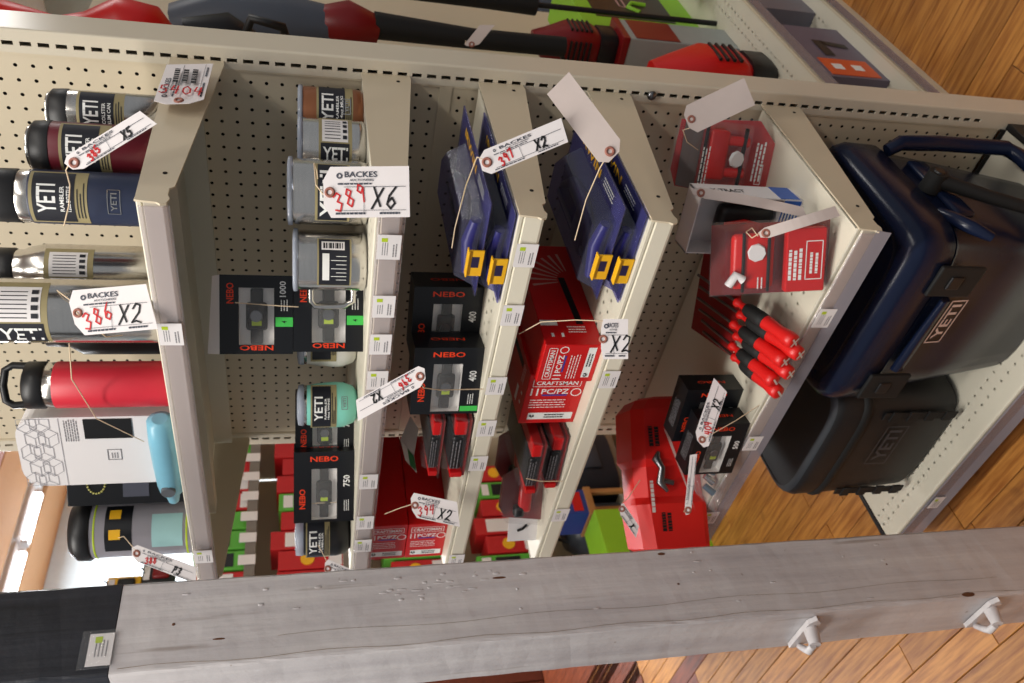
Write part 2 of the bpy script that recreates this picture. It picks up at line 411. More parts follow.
# back panels with holes one inch apart, a plain seam band between them
for (za, zb, nz) in ((-73.6, -27.6, 46), (-26.6, 10.4, 37)):
    b = B(); holes_panel(b, -37.0, -1.0, za, zb, 0.16, 36, nz, lambda i, k: True)
    fr = [(-37.4, -37.0, za-.1, zb+.1), (-1.0, -.6, za-.1, zb+.1)]
    for (a, c, d, e) in fr: b.quad((a, .16, d), (c, .16, d), (c, .16, e), (a, .16, e))
    b.quad((-37.0, .16, zb), (-1.0, .16, zb), (-1.0, .16, zb+.1), (-37.0, .16, zb+.1))
    b.quad((-37.0, .16, za-.1), (-1.0, .16, za-.1), (-1.0, .16, za), (-37.0, .16, za))
    for x in (-37.4, -0.75): b.box(x+.07, .10, (za+zb)/2, .14, .10, zb-za+.2)
    b.build('perforated_panel', CREAM, gon, True)
B().box(-19, .12, -27.1, 36.8, .12, .86).build('panel_rail', CREAM, gon, True)
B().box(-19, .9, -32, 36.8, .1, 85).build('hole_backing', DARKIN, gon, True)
B().box(-19, 2.4, -32, 37.6, .12, 94).build('rear_skin', CREAM, gon, True)

def yz_prism(b, pts, x0, t):
    n = len(pts); vs = [(x0, p[0], p[1]) for p in pts]+[(x0+t, p[0], p[1]) for p in pts]
    return b.add(vs, [list(range(n))[::-1], list(range(n, 2*n))]+[(i, (i+1) % n, (i+1) % n+n, i+n) for i in range(n)])
def shelf(z, chan, tags, label):
    s = thing('metal_shelf', label, 'shelf', (-19, -8, z-1.5), 0, 'cream metal shelves of the display')
    b = B(); x0, x1 = -37.6, -0.35
    nx = 37; ny = 15
    holes_panel(b, x0, x1, -15.6, -0.4, z, nx, ny, lambda i, k: k in (1, 2) and 0 < i < nx-1, r=0.12, axis='z')
    b.quad((x0, -15.6, z-.12), (x1, -15.6, z-.12), (x1, -.4, z-.12), (x0, -.4, z-.12))
    # front lip: small bead, recessed face, kicked-out foot
    pr = [(-15.6, z), (-15.7, z+.02), (-15.74, z-.05), (-15.74, z-.22), (-15.66, z-.26), (-15.66, z-.3), (-15.84, z-.36), (-15.9, z-1.3), (-15.86, z-1.45), (-15.5, z-1.45), (-15.5, z-.12)]
    yz_prism(b, pr, x0, x1-x0+.1)
    # underside stiffeners and rear rail
    b.box((x0+x1)/2, -.6, z-.9, x1-x0, .3, 1.6); b.box((x0+x1)/2, -8, z-.5, x1-x0, 1.2, .7)
    b.build('tray', SHELFM, s, True)
    for sx in (1, -1):
        bb = B(); xb = -0.2 if sx > 0 else -37.85
        pts = [(-.02, z+.02), (-.02, z-3.2), (-.5, z-3.25), (-14.6, z-1.75), (-14.8, z-1.5), (-15.4, z-1.5), (-15.7, z-1.62), (-16.1, z-1.5), (-16.2, z-1.2), (-16.05, z-1.0), (-15.95, z-.2), (-15.9, z+.05), (-15.6, z+.02)]
        yz_prism(bb, pts, xb, .12)
        k = bb.build('shelf_bracket', CREAM, s, True)
        if sx > 0:
            for (yy, zz) in ((-.95, z-2.35), (-13.4, z-1.15)):
                B().cyl((xb+.1, yy, zz), (xb+.135, yy, zz), .13, n=10).build('bracket_hole', DARKIN, k, True)
    if chan:
        cb = B(); cp = [(-16.0, z-.10), (-16.12, z-.2), (-16.12, z-1.3), (-15.98, z-1.62), (-15.92, z-1.6), (-16.06, z-1.28), (-16.06, z-.2), (-15.95, z-.14)]
        yz_prism(cb, cp, x0, x1-x0); cb.build('price_channel', CLEARC, s, True)
        if chan == 2:
            yz_prism(B(), [(-16.14, z-1.1), (-16.34, z-2.0), (-16.29, z-2.0), (-16.09, z-1.12)], x0, x1-x0+.3).build('channel_skirt', CLEARS, s, True)
    yl = -16.2 if chan else -15.98
    for i, x in enumerate(tags):
        pl = B().box(x, yl, z-.82, 1.7, .03, 1.3).build('price_label', WHITEC, s, True)
        p = B(); c = Vector((x, yl-.02, z-.85))
        p.lines(c+Vector((-.1, 0, .25)), X3, Z3, .9, .4, 3, seed=i); p.lines(c+Vector((-.15, 0, -.3)), X3, Z3, 1.0, .3, 2, th=.5, seed=i+9)
        p.build('label_print', INKG, pl, True)
        B().rect((x+.5, yl-.022, z-.55), X3, Z3, .26, .34).build('label_print', LIME, pl, True)
    return s
shelf(-9.3, 1, [-9.1, -32.4], 'topmost cream metal shelf carrying steel bottles, two price labels on its strip')
shelf(-21.3, 1, [-2.4, -6.8, -9.9, -13.1, -23.8, -29.0, -32.2], 'second cream metal shelf from the top, carrying mugs, with seven price labels')
shelf(-29.3, 0, [-2.9, -7.6, -14.0, -18.4, -22.4, -35.6], 'third cream metal shelf from the top, plain lip with six price labels')
shelf(-37.3, 0, [-13.5, -29.7], 'fourth cream metal shelf, plain lip with two labels, carrying red socket cartons')
shelf(-51.3, 2, [-7.4, -20.8, -31.0], 'lowest metal shelf with smoky plastic strip, carrying the red case and screwdrivers')
# bottom deck
b = B(); holes_panel(b, -37.4, -.6, -15.8, 0, -74.2, 37, 15, lambda i, k: k in (1, 2), r=.12, axis='z')
b.quad((-37.4, -15.8, -74.4), (-.6, -15.8, -74.4), (-.6, 0, -74.4), (-37.4, 0, -74.4))
yz_prism(b, [(-15.8, -74.2), (-15.95, -74.25), (-16, -74.4), (-15.9, -75.5), (-16.0, -75.7), (-15.7, -75.7), (-15.7, -74.4)], -37.4, 36.8)
deck = thing('bottom_deck', 'cream metal bottom deck with black ends, under both coolers', 'shelf', (-19, -8, -80)); b.build('tray', SHELFM, deck, True)
yz_prism(B(), [(-16.1, -74.4), (-16.2, -74.5), (-16.2, -75.6), (-16.5, -76.3), (-16.4, -76.3), (-16.1, -75.6)], -37.4, 36.8).build('price_channel', CLEARS, deck, True)
for xx in (-38.0, -.6): B().box(xx+.3, -8.1, -75.1, .55, 16.2, 2.0, .08).build('deck_end_cap', BLACKP, deck, True)
pl = B().box(-30.4, -16.3, -75.2, 1.7, .03, 1.1).build('price_label', WHITEC, deck, True)
B().lines((-30.5, -16.33, -75.2), X3, Z3, 1.1, .7, 4).build('label_print', INKG, pl, True)
B().rect((-30.0, -16.33, -74.95), X3, Z3, .34, .34).build('label_print', LIME, pl, True)
B().box(-19, -.1, -74.0, 36.8, .12, .5).build('panel_foot_gap', DARKIN, gon, True)
B().box(-19, -13.5, -77.6, 36.4, .2, 4.6).build('kick_plate', CREAM, deck, True)
for xx in (-37.4, -.9): B().box(xx, -7, -77.5, .3, 13.5, 4.8).build('base_bracket', CREAM, deck, True)
bb = B(); bb.ball((0, -.22, -42.2), .36, 14, 8, (1, .7, 1)); bb.build('bolt_head', STEELD, gon, True)

# ================================================================== painted post
POSTM = bpy.data.materials.new('old_white_paint_on_wood'); POSTM.use_nodes = True
def post_nodes(m, base, lite, dirt):
    nt = m.node_tree; b = nt.nodes['Principled BSDF']; tc = nt.nodes.new('ShaderNodeTexCoord')
    mp = nt.nodes.new('ShaderNodeMapping'); mp.inputs['Scale'].default_value = (14, 14, 1.0); nt.links.new(tc.outputs['Object'], mp.inputs[0])
    n1 = nt.nodes.new('ShaderNodeTexNoise'); n1.inputs['Scale'].default_value = 2.2; n1.inputs['Detail'].default_value = 5; nt.links.new(mp.outputs[0], n1.inputs['Vector'])
    r1 = nt.nodes.new('ShaderNodeValToRGB'); r1.color_ramp.elements[0].position = .3; r1.color_ramp.elements[1].position = .7
    r1.color_ramp.elements[0].color = (*lin(base), 1); r1.color_ramp.elements[1].color = (*lin(lite), 1); nt.links.new(n1.outputs[0], r1.inputs[0])
    mp2 = nt.nodes.new('ShaderNodeMapping'); mp2.inputs['Scale'].default_value = (30, 30, 1.6); nt.links.new(tc.outputs['Object'], mp2.inputs[0])
    n2 = nt.nodes.new('ShaderNodeTexNoise'); n2.inputs['Scale'].default_value = 2.0; n2.inputs['Detail'].default_value = 3; nt.links.new(mp2.outputs[0], n2.inputs['Vector'])
    r2 = nt.nodes.new('ShaderNodeValToRGB'); r2.color_ramp.elements[0].position = .66; r2.color_ramp.elements[1].position = .74; nt.links.new(n2.outputs[0], r2.inputs[0])
    n4 = nt.nodes.new('ShaderNodeTexNoise'); n4.inputs['Scale'].default_value = 45; n4.inputs['Detail'].default_value = 2; nt.links.new(tc.outputs['Object'], n4.inputs['Vector'])
    r4 = nt.nodes.new('ShaderNodeValToRGB'); r4.color_ramp.elements[0].position = .74; r4.color_ramp.elements[1].position = .77; nt.links.new(n4.outputs[0], r4.inputs[0])
    mm = nt.nodes.new('ShaderNodeMath'); mm.operation = 'MAXIMUM'; nt.links.new(r2.outputs[0], mm.inputs[0]); nt.links.new(r4.outputs[0], mm.inputs[1])
    ms = nt.nodes.new('ShaderNodeMath'); ms.operation = 'MULTIPLY'; ms.inputs[1].default_value = .45; nt.links.new(mm.outputs[0], ms.inputs[0])
    mx = nt.nodes.new('ShaderNodeMix'); mx.data_type = 'RGBA'; mx.inputs[7].default_value = (*lin(dirt), 1)
    nt.links.new(ms.outputs[0], mx.inputs[0]); nt.links.new(r1.outputs[0], mx.inputs[6]); nt.links.new(mx.outputs[2], b.inputs['Base Color'])
    n3 = nt.nodes.new('ShaderNodeTexNoise'); n3.inputs['Scale'].default_value = 30; n3.inputs['Detail'].default_value = 5; nt.links.new(tc.outputs['Object'], n3.inputs['Vector'])
    ad = nt.nodes.new('ShaderNodeMath'); ad.operation = 'ADD'; nt.links.new(n3.outputs[0], ad.inputs[0]); nt.links.new(n2.outputs[0], ad.inputs[1])
    bp = nt.nodes.new('ShaderNodeBump'); bp.inputs['Strength'].default_value = .35; bp.inputs['Distance'].default_value = .004
    nt.links.new(ad.outputs[0], bp.inputs['Height']); nt.links.new(bp.outputs[0], b.inputs['Normal']); b.inputs['Roughness'].default_value = .42
post_nodes(POSTM, (176, 171, 173), (198, 194, 194), (112, 92, 72))
POSTB = bpy.data.materials.new('black_paint_on_wood'); POSTB.use_nodes = True
post_nodes(POSTB, (16, 18, 24), (34, 36, 44), (8, 8, 10))
post = thing('wooden_post', 'square wooden post painted white below and black at the top, standing before the shelves', 'post', (-27, -25.9, -80))
def postbody(z0, z1, grow, name, m):
    b = B(); n = 60; rings = []; rg = random.Random(5)
    x0, x1, y0, y1 = -29.6-grow, -24.3+grow, -28.9-grow, -22.9+grow
    for k in range(n+1):
        z = z0+(z1-z0)*k/n; j = lambda a=.03: rg.uniform(-a, a)
        c = .22
        rings.append([(x0+j(), y0+c, z), (x0+c, y0+j(), z), (x1-c+j(), y0+j(.02), z), (x1-.06+j(.04), y0+.06+j(.04), z), (x1+j(.02), y0+c+j(), z), (x1+j(.02), y1-c+j(), z), (x1-c, y1+j(), z), (x0+c, y1, z), (x0, y1-c, z)])
    b.loft(rings, True, False); return b.build(name, m, post, True)
postbody(-80, -6.55, 0, 'white_shaft', POSTM)
postbody(-6.5, 65, .02, 'black_shaft', POSTB)
# dents, paint drips and grain seam on the broad face
b = B(); rg = random.Random(11)
for i in range(46):
    z = rg.uniform(-62, -10); y = rg.uniform(-28.4, -23.4); L = rg.uniform(.15, .7)
    if i < 22: z = rg.gauss(-27, 2.2); y = rg.gauss(-24.6, .5); L = rg.uniform(.3, .9)
    b.ball((-24.3, y, z), 1, 8, 5, (.045, rg.uniform(.05, .12), L*.5))
b.build('paint_drip', POSTM, post, True)['kind'] = 'stuff'
b = B(); pts = [(-24.29, -28.55+.1*math.sin(k*1.3), -7-k*2.0) for k in range(36)]
b.tube(pts, .014, 5); b.tube([(-24.28, -27.3+.12*math.sin(k*.9), -16-k*2.0) for k in range(28)], .01, 5); b.build('grain_crack', mat('brown_crack', (138, 122, 104), .8), post, True)['kind'] = 'stuff'
b = B()
for (y, z, r, L) in ((-24.4, -30.6, .09, .5), (-25.9, -43.5, .08, .1), (-28.6, -66.5, .2, .6), (-25.6, -61, .09, .08), (-23.4, -43, .12, .3), (-27.2, -12.5, .08, .4), (-26.0, -9.8, .1, .1)):
    b.ball((-24.3, y, z), 1, 8, 5, (.03, r, L))
b.build('paint_chip', mat('bare_wood_chip', (92, 56, 34), .8), post, True)['kind'] = 'stuff'
for (x, z) in ((-27.0, -53.4), (-26.6, -69.0)):
    k = B(); k.prism([(-1.9, -.5), (1.7, -.5), (2.2, .0), (1.7, .5), (-1.9, .5)], .35, 'y', 0, Matrix.Translation((x, -29.3, z)) @ Matrix.Rotation(math.radians(0), 4, 'Y'))
    k.cyl((x+.9, -29.3, z), (x+.9, -30.5, z+.2), .55, .42, 12); k.tube([(x-1.5, -29.4, z-.1), (x-.8, -30.0, z), (x, -30.5, z+.3), (x+.8, -30.5, z+.35)], [.22, .28, .3, .25], 8)
    k.build('painted_catch', POSTM, post, True)
lb = thing('shelf_label_in_sleeve', 'small price label in a clear plastic sleeve stuck on the black part of the post', 'label', (-24.2, -27.3, -5.9))
B().box(0, 0, 0, .04, 2.0, 1.35).build('paper', WHITEC, lb)
B().box(.06, 0, .12, .02, 2.4, 1.95).build('sleeve', CLEAR, lb)
p = B(); p.lines((.035, .1, -.05), Y3, Z3, 1.1, .8, 4, seed=4); p.build('label_print', INKG, lb)
B().rect((.036, .6, .15), Y3, Z3, .4, .4).build('label_print', LIME, lb)

# ================================================================== drinkware (shelf 1 and 2)
PHI = math.radians(34)            # labels are turned towards the aisle end, where people walk up
def label_band(t, r, z0, z1, words, mode='h', a=PHI, aw=1.15, barc=False, name='paper_label', turn=0.0, logo=None):
    """kraft-edged paper sleeve with dark fields and white words"""
    a += turn
    B().patch(0, 0, r+.015, a-aw, a+aw, z0, z1).build(name, OLIVE, t)
    n = len(words); H = z1-z0
    B().patch(0, 0, r+.03, a-aw*.9, a+aw*.9, z0+H*.22, z1-H*.06).build('label_field', LABELN, t)
    p = B(); 
    p.ctext(words[0], 0, 0, r+.062, z1-H*.30, a-.05, r*1.1, H*.32)
    zz = z1-H*.54
    for wd in words[1:]:
        p.ctext(wd, 0, 0, r+.062, zz-H*.03, a-.05, r*.95, H*.075); zz -= H*.115
    p.build('lettering', WHITEI, t)
    q = B(); rg = random.Random(int(z0*10))
    for i in range(3):
        zl = z0+H*.17-i*H*.055; q.patch(0, 0, r+.03, a-aw*.7, a-aw*.7+aw*(.6+.7*rg.random()), zl-.03, zl+.02)
    q.build('fine_print', LABELN, t)
def steel_label(t, r, z0, z1, a=PHI, aw=1.0):
    """sleeve turned to its back: care text on white and a dark field"""
    B().patch(0, 0, r+.015, a-aw, a+aw, z0, z1).build('paper_label', OLIVE, t)
    H = z1-z0
    B().patch(0, 0, r+.03, a-aw*.2, a+aw*.8, z0+H*.12, z1-H*.1).build('label_field', WHITEC, t)
    B().patch(0, 0, r+.03, a-aw*.95, a-aw*.25, z0+H*.08, z1-H*.06).build('label_field', LABELN, t)
    q = B()
    for i in range(7):
        aa = a-aw*.1+aw*.12*i; q.patch(0, 0, r+.04, aa, aa+.03, z0+H*.35, z1-H*.18)
    for i in range(4): q.patch(0, 0, r+.062, a-aw*.1+i*aw*.22, a+aw*.03+i*aw*.22, z0+H*.16, z0+H*.28)
    q.build('fine_print', LABELN, t)
    B().ctext('YETI', 0, 0, r+.062, (z0+z1)/2, a-aw*.6, H*.75, aw*.45*r, 'v').build('lettering', WHITEI, t)
def badge(t, r, z, a, wid, hei, m):
    p = B(); p.ctext('YETI', 0, 0, r+.02, z, a, wid*.76, hei*.5)
    for s in (1, -1):
        p.patch(0, 0, r+.02, a-wid/2/r, a+wid/2/r, z+s*hei/2-.02, z+s*hei/2+.02, 6)
        p.patch(0, 0, r+.02, a+s*wid/2/r-.012, a+s*wid/2/r+.012, z-hei/2, z+hei/2, 2)
    p.build('logo_badge', m, t)

def colster(label, x, y, body, words, r=1.42, H=6.4, rc=None):
    t = thing('can_cooler', label, 'can cooler', (x, y, -9.3), 0, 'stainless drink containers on the top shelf')
    b = B(); b.lathe([(.2, .0), (r*.9, .0), (r, .12), (r, H-1.15), (r*.99, H-1.1)]); b.build('body', body, t)
    B().lathe([(r*1.02, H-1.15), (r*1.03, H-1.0), (r*.99, H-.3), (r*.86, H-.12), (r*.8, H-.12)]).build('gasket_ring', BLACKP, t)
    B().lathe([(r*.82, H-.14), (r*.84, H-.02), (r*.80, H+.03), (r*.76, H-.06), (r*.3, H-.08), (.01, H-.08)]).build('can_end', STEEL, t)
    label_band(t, r, H-4.25, H-1.7, words)
    return t
colster('slim brushed steel can cooler with black ring, behind the burgundy one', -1.5, -5.2, STEEL, ['YETI', 'COLSTER', 'SLIM CAN'], 1.3, 6.2)
colster('burgundy can cooler with black ring and paper sleeve near the first bracket', -1.45, -9.3, BURG, ['YETI', 'RAMBLER', 'COLSTER'], 1.45, 6.3)
# navy bottle
r = 1.42
t = thing('insulated_bottle', 'navy insulated bottle with a black screw cap, foremost at the shelf bracket end', 'bottle', (-2.7, -12.2, -9.3), 0, 'stainless drink containers on the top shelf')
B().lathe([(.2, 0), (r*.93, 0), (r, .1), (r, .35)]).build('steel_foot', STEEL, t)
B().lathe([(r+.01, .35), (r+.02, .4), (r+.02, 5.75), (r, 5.8)]).build('body', NAVY, t)
B().lathe([(r, 5.8), (r, 6.3), (r*.95, 6.45)]).build('steel_collar', STEEL, t)
B().lathe([(r*.98, 6.4), (r*1.01, 6.5), (r*.99, 8.2), (r*.9, 8.4), (.01, 8.4)]).build('screw_cap', BLACKP, t)
label_band(t, r+.02, 2.9, 5.7, ['YETI', 'RAMBLER', '12oz BOTTLE'])
badge(t, r+.03, 1.6, PHI-.1, 1.3, .62, STEEL)
# two plain steel bottles
t = thing('insulated_bottle', 'tall brushed steel bottle with black neck, half hidden behind the wider steel one', 'bottle', (-11.2, -7.9, -9.3), 0, 'stainless drink containers on the top shelf')
B().lathe([(.2, 0), (1.5, 0), (1.6, .1), (1.6, 7.6), (1.35, 8.6), (1.2, 8.9), (1.2, 9.8)]).build('body', STEEL, t)
B().lathe([(1.25, 9.3), (1.3, 9.4), (1.3, 10.6), (.01, 10.6)]).build('screw_cap', BLACKP, t)
steel_label(t, 1.6, 4.6, 7.4)
t = thing('insulated_bottle', 'wide brushed steel bottle, the widest on its shelf, under a numbered string tag', 'bottle', (-10.9, -12.2, -9.3), 0, 'stainless drink containers on the top shelf')
B().lathe([(.2, 0), (1.85, 0), (1.95, .12), (1.95, 9.4), (1.5, 10.6), (1.35, 11.5)]).build('body', STEEL, t)
B().lathe([(1.4, 11.2), (1.45, 11.4), (1.45, 13), (.01, 13)]).build('screw_cap', BLACKP, t)
steel_label(t, 1.95, 6.2, 9.2, aw=1.1)
# black jug
t = thing('jug', 'black half gallon jug lying in shadow between the steel and the red bottle', 'jug', (-17.2, -6.8, -9.3), 0, 'stainless drink containers on the top shelf')
B().lathe([(.2, 0), (1.8, 0), (1.95, .12), (1.95, 6.6), (1.5, 7.4), (1.3, 7.7)]).build('body', BLACKP, t)
B().lathe([(1.4, 7.6), (1.45, 7.7), (1.4, 8.9), (.01, 8.9)]).build('screw_cap', BLACKP, t)
B().tube([(1.2, -1.6, 8.6), (1.9, -2.2, 8.4), (2.2, -2.4, 7.4), (2.0, -2.2, 6.4), (1.4, -1.6, 6.2)], .2, 8).build('handle', BLACKP, t)
# red bottle
t = thing('insulated_bottle', 'coral red bottle with black loop-handled chug cap', 'bottle', (-17.4, -12.2, -9.3), 0, 'stainless drink containers on the top shelf')
r = 1.5
B().lathe([(.2, 0), (r*.93, 0), (r, .1), (r, .45)]).build('steel_foot', STEEL, t)
B().lathe([(r+.01, .45), (r+.03, .5), (r+.03, 7.3), (r, 7.35)]).build('body', POPPY, t)
B().lathe([(r, 7.35), (r*.97, 7.9), (r*.9, 8.0)]).build('steel_collar', STEEL, t)
B().lathe([(r*.98, 7.9), (r*1.03, 8.0), (r*1.03, 9.0), (r*.75, 9.2), (.01, 9.2)]).build('screw_cap', BLACKP, t)
hd = B(); ca, sa = math.cos(math.radians(38)), math.sin(math.radians(38))
hd.tube([(px*ca, px*sa, pz) for px, pz in ((-1.25, 8.9), (-1.3, 9.9), (-1.0, 10.35), (0, 10.5), (1.0, 10.35), (1.3, 9.9), (1.25, 8.9))], .24, 8)
hd.build('carry_loop', BLACKP, t)

# white carton with line pattern
def rounded_slab(b, w_, d, h, rad, M=None, n=6):
    pts = []
    for (sx, sz, a0) in ((1, 0, None), (1, 1, 0), (-1, 1, 90), (-1, 0, None)):
        if a0 is None: pts.append((sx*w_/2, 0))
        else:
            for k in range(n+1):
                an = math.radians(a0+90*k/n); pts.append((sx*(w_/2-rad)+rad*math.cos(an), h-rad+rad*math.sin(an)))
    return b.prism(pts, d, 'y', -d/2, M)
t = thing('bottle_carton', 'white round-shouldered carton with a grey line pattern at its top', 'box', (-22.9, -11.8, -9.3), 14)
rounded_slab(B(), 5.7, 4.0, 10.3, 1.5).build('carton', WHITEC, t)
p = B(); fy = -2.03
def seg(a, c, th=.035):
    a = Vector((a[0], fy, a[1])); c = Vector((c[0], fy, c[1])); d = (c-a).normalized(); n = Vector((-d.z, 0, d.x))*th/2
    p.add([a-n, c-n, c+n, a+n], [(0, 1, 2, 3)])
hexr = .8
for i in range(-3, 4):
    for k in range(2):
        cx = i*hexr*1.5; cz = 8.75+k*hexr*1.0-(.5*hexr if i % 2 else 0)
        if abs(cx) > 2.5: continue
        P6 = [(max(-2.75, min(2.75, cx+hexr*math.cos(math.radians(60*q)))), min(10.1, cz+hexr*.86*math.sin(math.radians(60*q)))) for q in range(6)]
        for q in range(6): seg(P6[q], P6[(q+1) % 6])
        for q in (0, 2, 4): seg((cx, min(10.1, cz)), P6[(q+i) % 6])
seg((-2.8, 7.6), (2.8, 7.6)); p.build('line_pattern', mat('pale_grey_print', (150, 148, 154), .6), t)
B().box(1.9, -2.05, 4.6, 1.6, .05, 3.0, .02).build('bottle_picture', BLACKP, t)
B().lines((2.0, -2.03, 6.9), X3, Z3, 2.2, .9, 6).build('fine_print', INKG, t)
q = B(); q.outline((-.3, -2.03, 4.4), X3, Z3, .9, .9, .05); q.lines((-.3, -2.03, 4.4), X3, Z3, .6, .5, 3); q.build('round_seal', INKG, t)
# aqua flask
t = thing('soft_flask', 'aqua silicone flask with a grey button, lying across the front of the top shelf', 'flask', (-22.6, -14.6, -8.35), 0)
b = B(); rings = []
for (x, ry, rz2) in ((4.4, .5, .5), (4.2, .85, .85), (2.5, .95, .95), (0, .95, .95), (-2.4, .95, .9), (-3.2, .85, .8), (-3.6, .5, .5), (-4.3, .42, .42), (-4.6, .36, .36), (-4.7, .15, .15)):
    rings.append([(x, ry*math.cos(2*PI*k/16), rz2*math.sin(2*PI*k/16)) for k in range(16)])
b.loft(rings); b.build('body', AQUA, t)
B().cyl((-2.3, -.85, .05), (-2.3, -1.1, .05), .5, .46, 16).build('button', GREYB, t)
# carton pair and clear tube with yellow rings
t = thing('silver_carton', 'silver-edged flat carton standing behind the white carton', 'box', (-29.5, -5.4, -9.3), 25)
B().box(0, 0, 4.9, 5.5, 1.6, 9.8, .05).build('carton', mat('silver_card', (150, 156, 160), .3, .4), t)
B().box(-2.1, -.83, 4.9, 1.0, .04, 9.4).build('dark_edge', BLACKB, t)
t = thing('black_carton', 'black carton printed with a small yellow ring emblem', 'box', (-28.7, -10.9, -9.3), 34)
B().box(0, 0, 4.3, 3.6, 3.4, 8.6, .06).build('carton', BLACKB, t)
p = B(); 
for k in range(20):
    a = 2*PI*k/20; p.ball((-.1+.75*math.cos(a), -1.74, 6.6+.6*math.sin(a)), .09, 6, 4)
for k in range(5): p.ball((.2+.2*math.cos(k*1.3), -1.74, 6.6+.25*math.sin(k*1.3)), .14, 6, 4)
p.build('ring_emblem', mat('pale_yellow_print', (190, 186, 110), .5), t)
B().box(.1, -1.73, 3.9, 2.6, .03, 1.8).build('grey_panel', mat('grey_print', (74, 76, 88), .4), t)
t = thing('clear_tube_pack', 'clear drum-shaped pack with yellow hoops and black lid under a numbered tag', 'package', (-33.0, -12.8, -9.3), 0)
B().lathe([(.2, .1), (2.15, .1), (2.2, .2), (2.2, 7.6)], n=28).build('clear_drum', clear('tube_pack_film', (180, 176, 184), .35, .08), t)
B().lathe([(.2, .1), (1.9, .12), (1.9, 7.2), (.2, 7.3)], n=24).build('contents', mat('mixed_dark_contents', (66, 62, 66), .4, var=.5, scale=120), t)
B().lathe([(2.25, 7.4), (2.4, 7.6), (2.35, 8.4), (1.9, 8.9), (.01, 8.95)], n=28).build('lid', BLACKP, t)
for z in (.5, 7.05): B().lathe([(2.21, z-.06), (2.24, z), (2.21, z+.08)], n=28, cap=False).build('yellow_hoop', LIME, t)
b = B()
for a in (.2, .9): b.patch(0, 0, 2.23, PHI+a-.22, PHI+a+.12, 5.2, 6.0, 6)
b.build('yellow_mark', YELLOW, t); B().patch(0, 0, 2.22, PHI-.5, PHI+1.2, 4.4, 6.3).build('black_field', BLACKB, t)
B().patch(0, 0, 2.225, PHI-.4, PHI+.8, .8, 3.0).build('pale_panel', mat('teal_edged_white', (150, 190, 190), .5), t)

# ---- shelf 2 mugs
GM = 'stainless mugs and tumblers on the second shelf'
def mug(label, x, y, r, body, kind, H=4.1, foot=True, handle=None, lid=True):
    t = thing('mug', label, 'mug', (x, y, -21.3), 0, GM)
    B().lathe([(.2, 0), (r*.88, 0), (r*.98, .22), (r, .5), (r, H-.25), (r*.97, H-.1)]).build('body', body, t)
    if lid: B().lathe([(r*1.0, H-.14), (r*1.04, H-.1), (r*1.04, H+.12), (r*.9, H+.18), (.01, H+.18)]).build('clear_lid', clear('mug_lid_film', (200, 208, 224), .5, .08), t)
    if kind == 'front':
        label_band(t, r, .9 if H > 4 else .7, 3.0, ['YETI', 'RAMBLER', '14oz MUG'], turn=.25)
    elif kind == 'big':
        B().patch(0, 0, r+.015, PHI-1.0, PHI+1.0, 1.15, 3.15).build('paper_label', OLIVE, t)
        B().patch(0, 0, r+.03, PHI-.95, PHI+.95, 1.3, 3.0).build('label_field', LABELN, t)
        p = B(); p.ctext('YETI', 0, 0, r+.062, 2.45, PHI-.05, r*1.5, .85); p.ctext('RAMBLER MUG', 0, 0, r+.062, 1.7, PHI-.05, r*1.3, .26); p.build('lettering', WHITEI, t)
    elif kind == 'back':
        steel_label(t, r, .9, 2.9, a=PHI+.35)
    elif kind == 'code':
        B().patch(0, 0, r+.015, PHI-.85, PHI+.85, 1.0, 3.0).build('paper_label', OLIVE, t)
        B().patch(0, 0, r+.03, PHI-.82, PHI+.82, 1.1, 2.9).build('label_field', LABELN, t)
        B().patch(0, 0, r+.04, PHI+.42, PHI+.72, 1.4, 2.75).build('code_field', WHITEC, t)
        q = B()
        for i in range(9): q.patch(0, 0, r+.05, PHI+.47, PHI+.67, 1.5+i*.13, 1.55+i*.13+.03*(i % 3), 2)
        q.build('barcode', INK, t)
        q = B()
        for i in range(7): q.patch(0, 0, r+.062, PHI+.2-i*.13, PHI+.22-i*.13, 1.3, 1.9+.3*(i % 2), 2)
        q.patch(0, 0, r+.04, PHI-.6, PHI+.3, 2.3, 2.7, 10); q.build('fine_print', WHITEI, t)
    if handle:
        a = handle; hx, hy = math.sin(a), -math.cos(a)
        pts = [(hx*(r-.1), hy*(r-.1), 3.35), (hx*(r+.8), hy*(r+.8), 3.35), (hx*(r+1.15), hy*(r+1.15), 3.1), (hx*(r+1.2), hy*(r+1.2), 2.3), (hx*(r+1.15), hy*(r+1.15), 1.3), (hx*(r+.8), hy*(r+.8), .75), (hx*(r-.1), hy*(r-.1), .75)]
        B().tube(pts, .19, 8).build('handle', STEEL, t)
    return t
t = mug('copper-toned mug at the back by the second bracket', -2.1, -2.35, 1.72, COPPER, 'front', 4.0)
badge(t, 1.73, 1.1, PHI+.25, 1.0, .45, STEEL)
mug('brushed steel mug between the copper mug and the big-lettered one', -2.35, -6.1, 1.78, STEEL, 'back', 4.0)
mug('brushed steel mug with large white lettering, behind the X6 tag', -3.05, -10.1, 1.95, STEEL, 'big', 4.55)
mug('brushed steel mug with open handle and barcode sleeve', -6.75, -12.0, 1.85, STEEL, 'code', 4.25, handle=PHI-PI/2-.25)
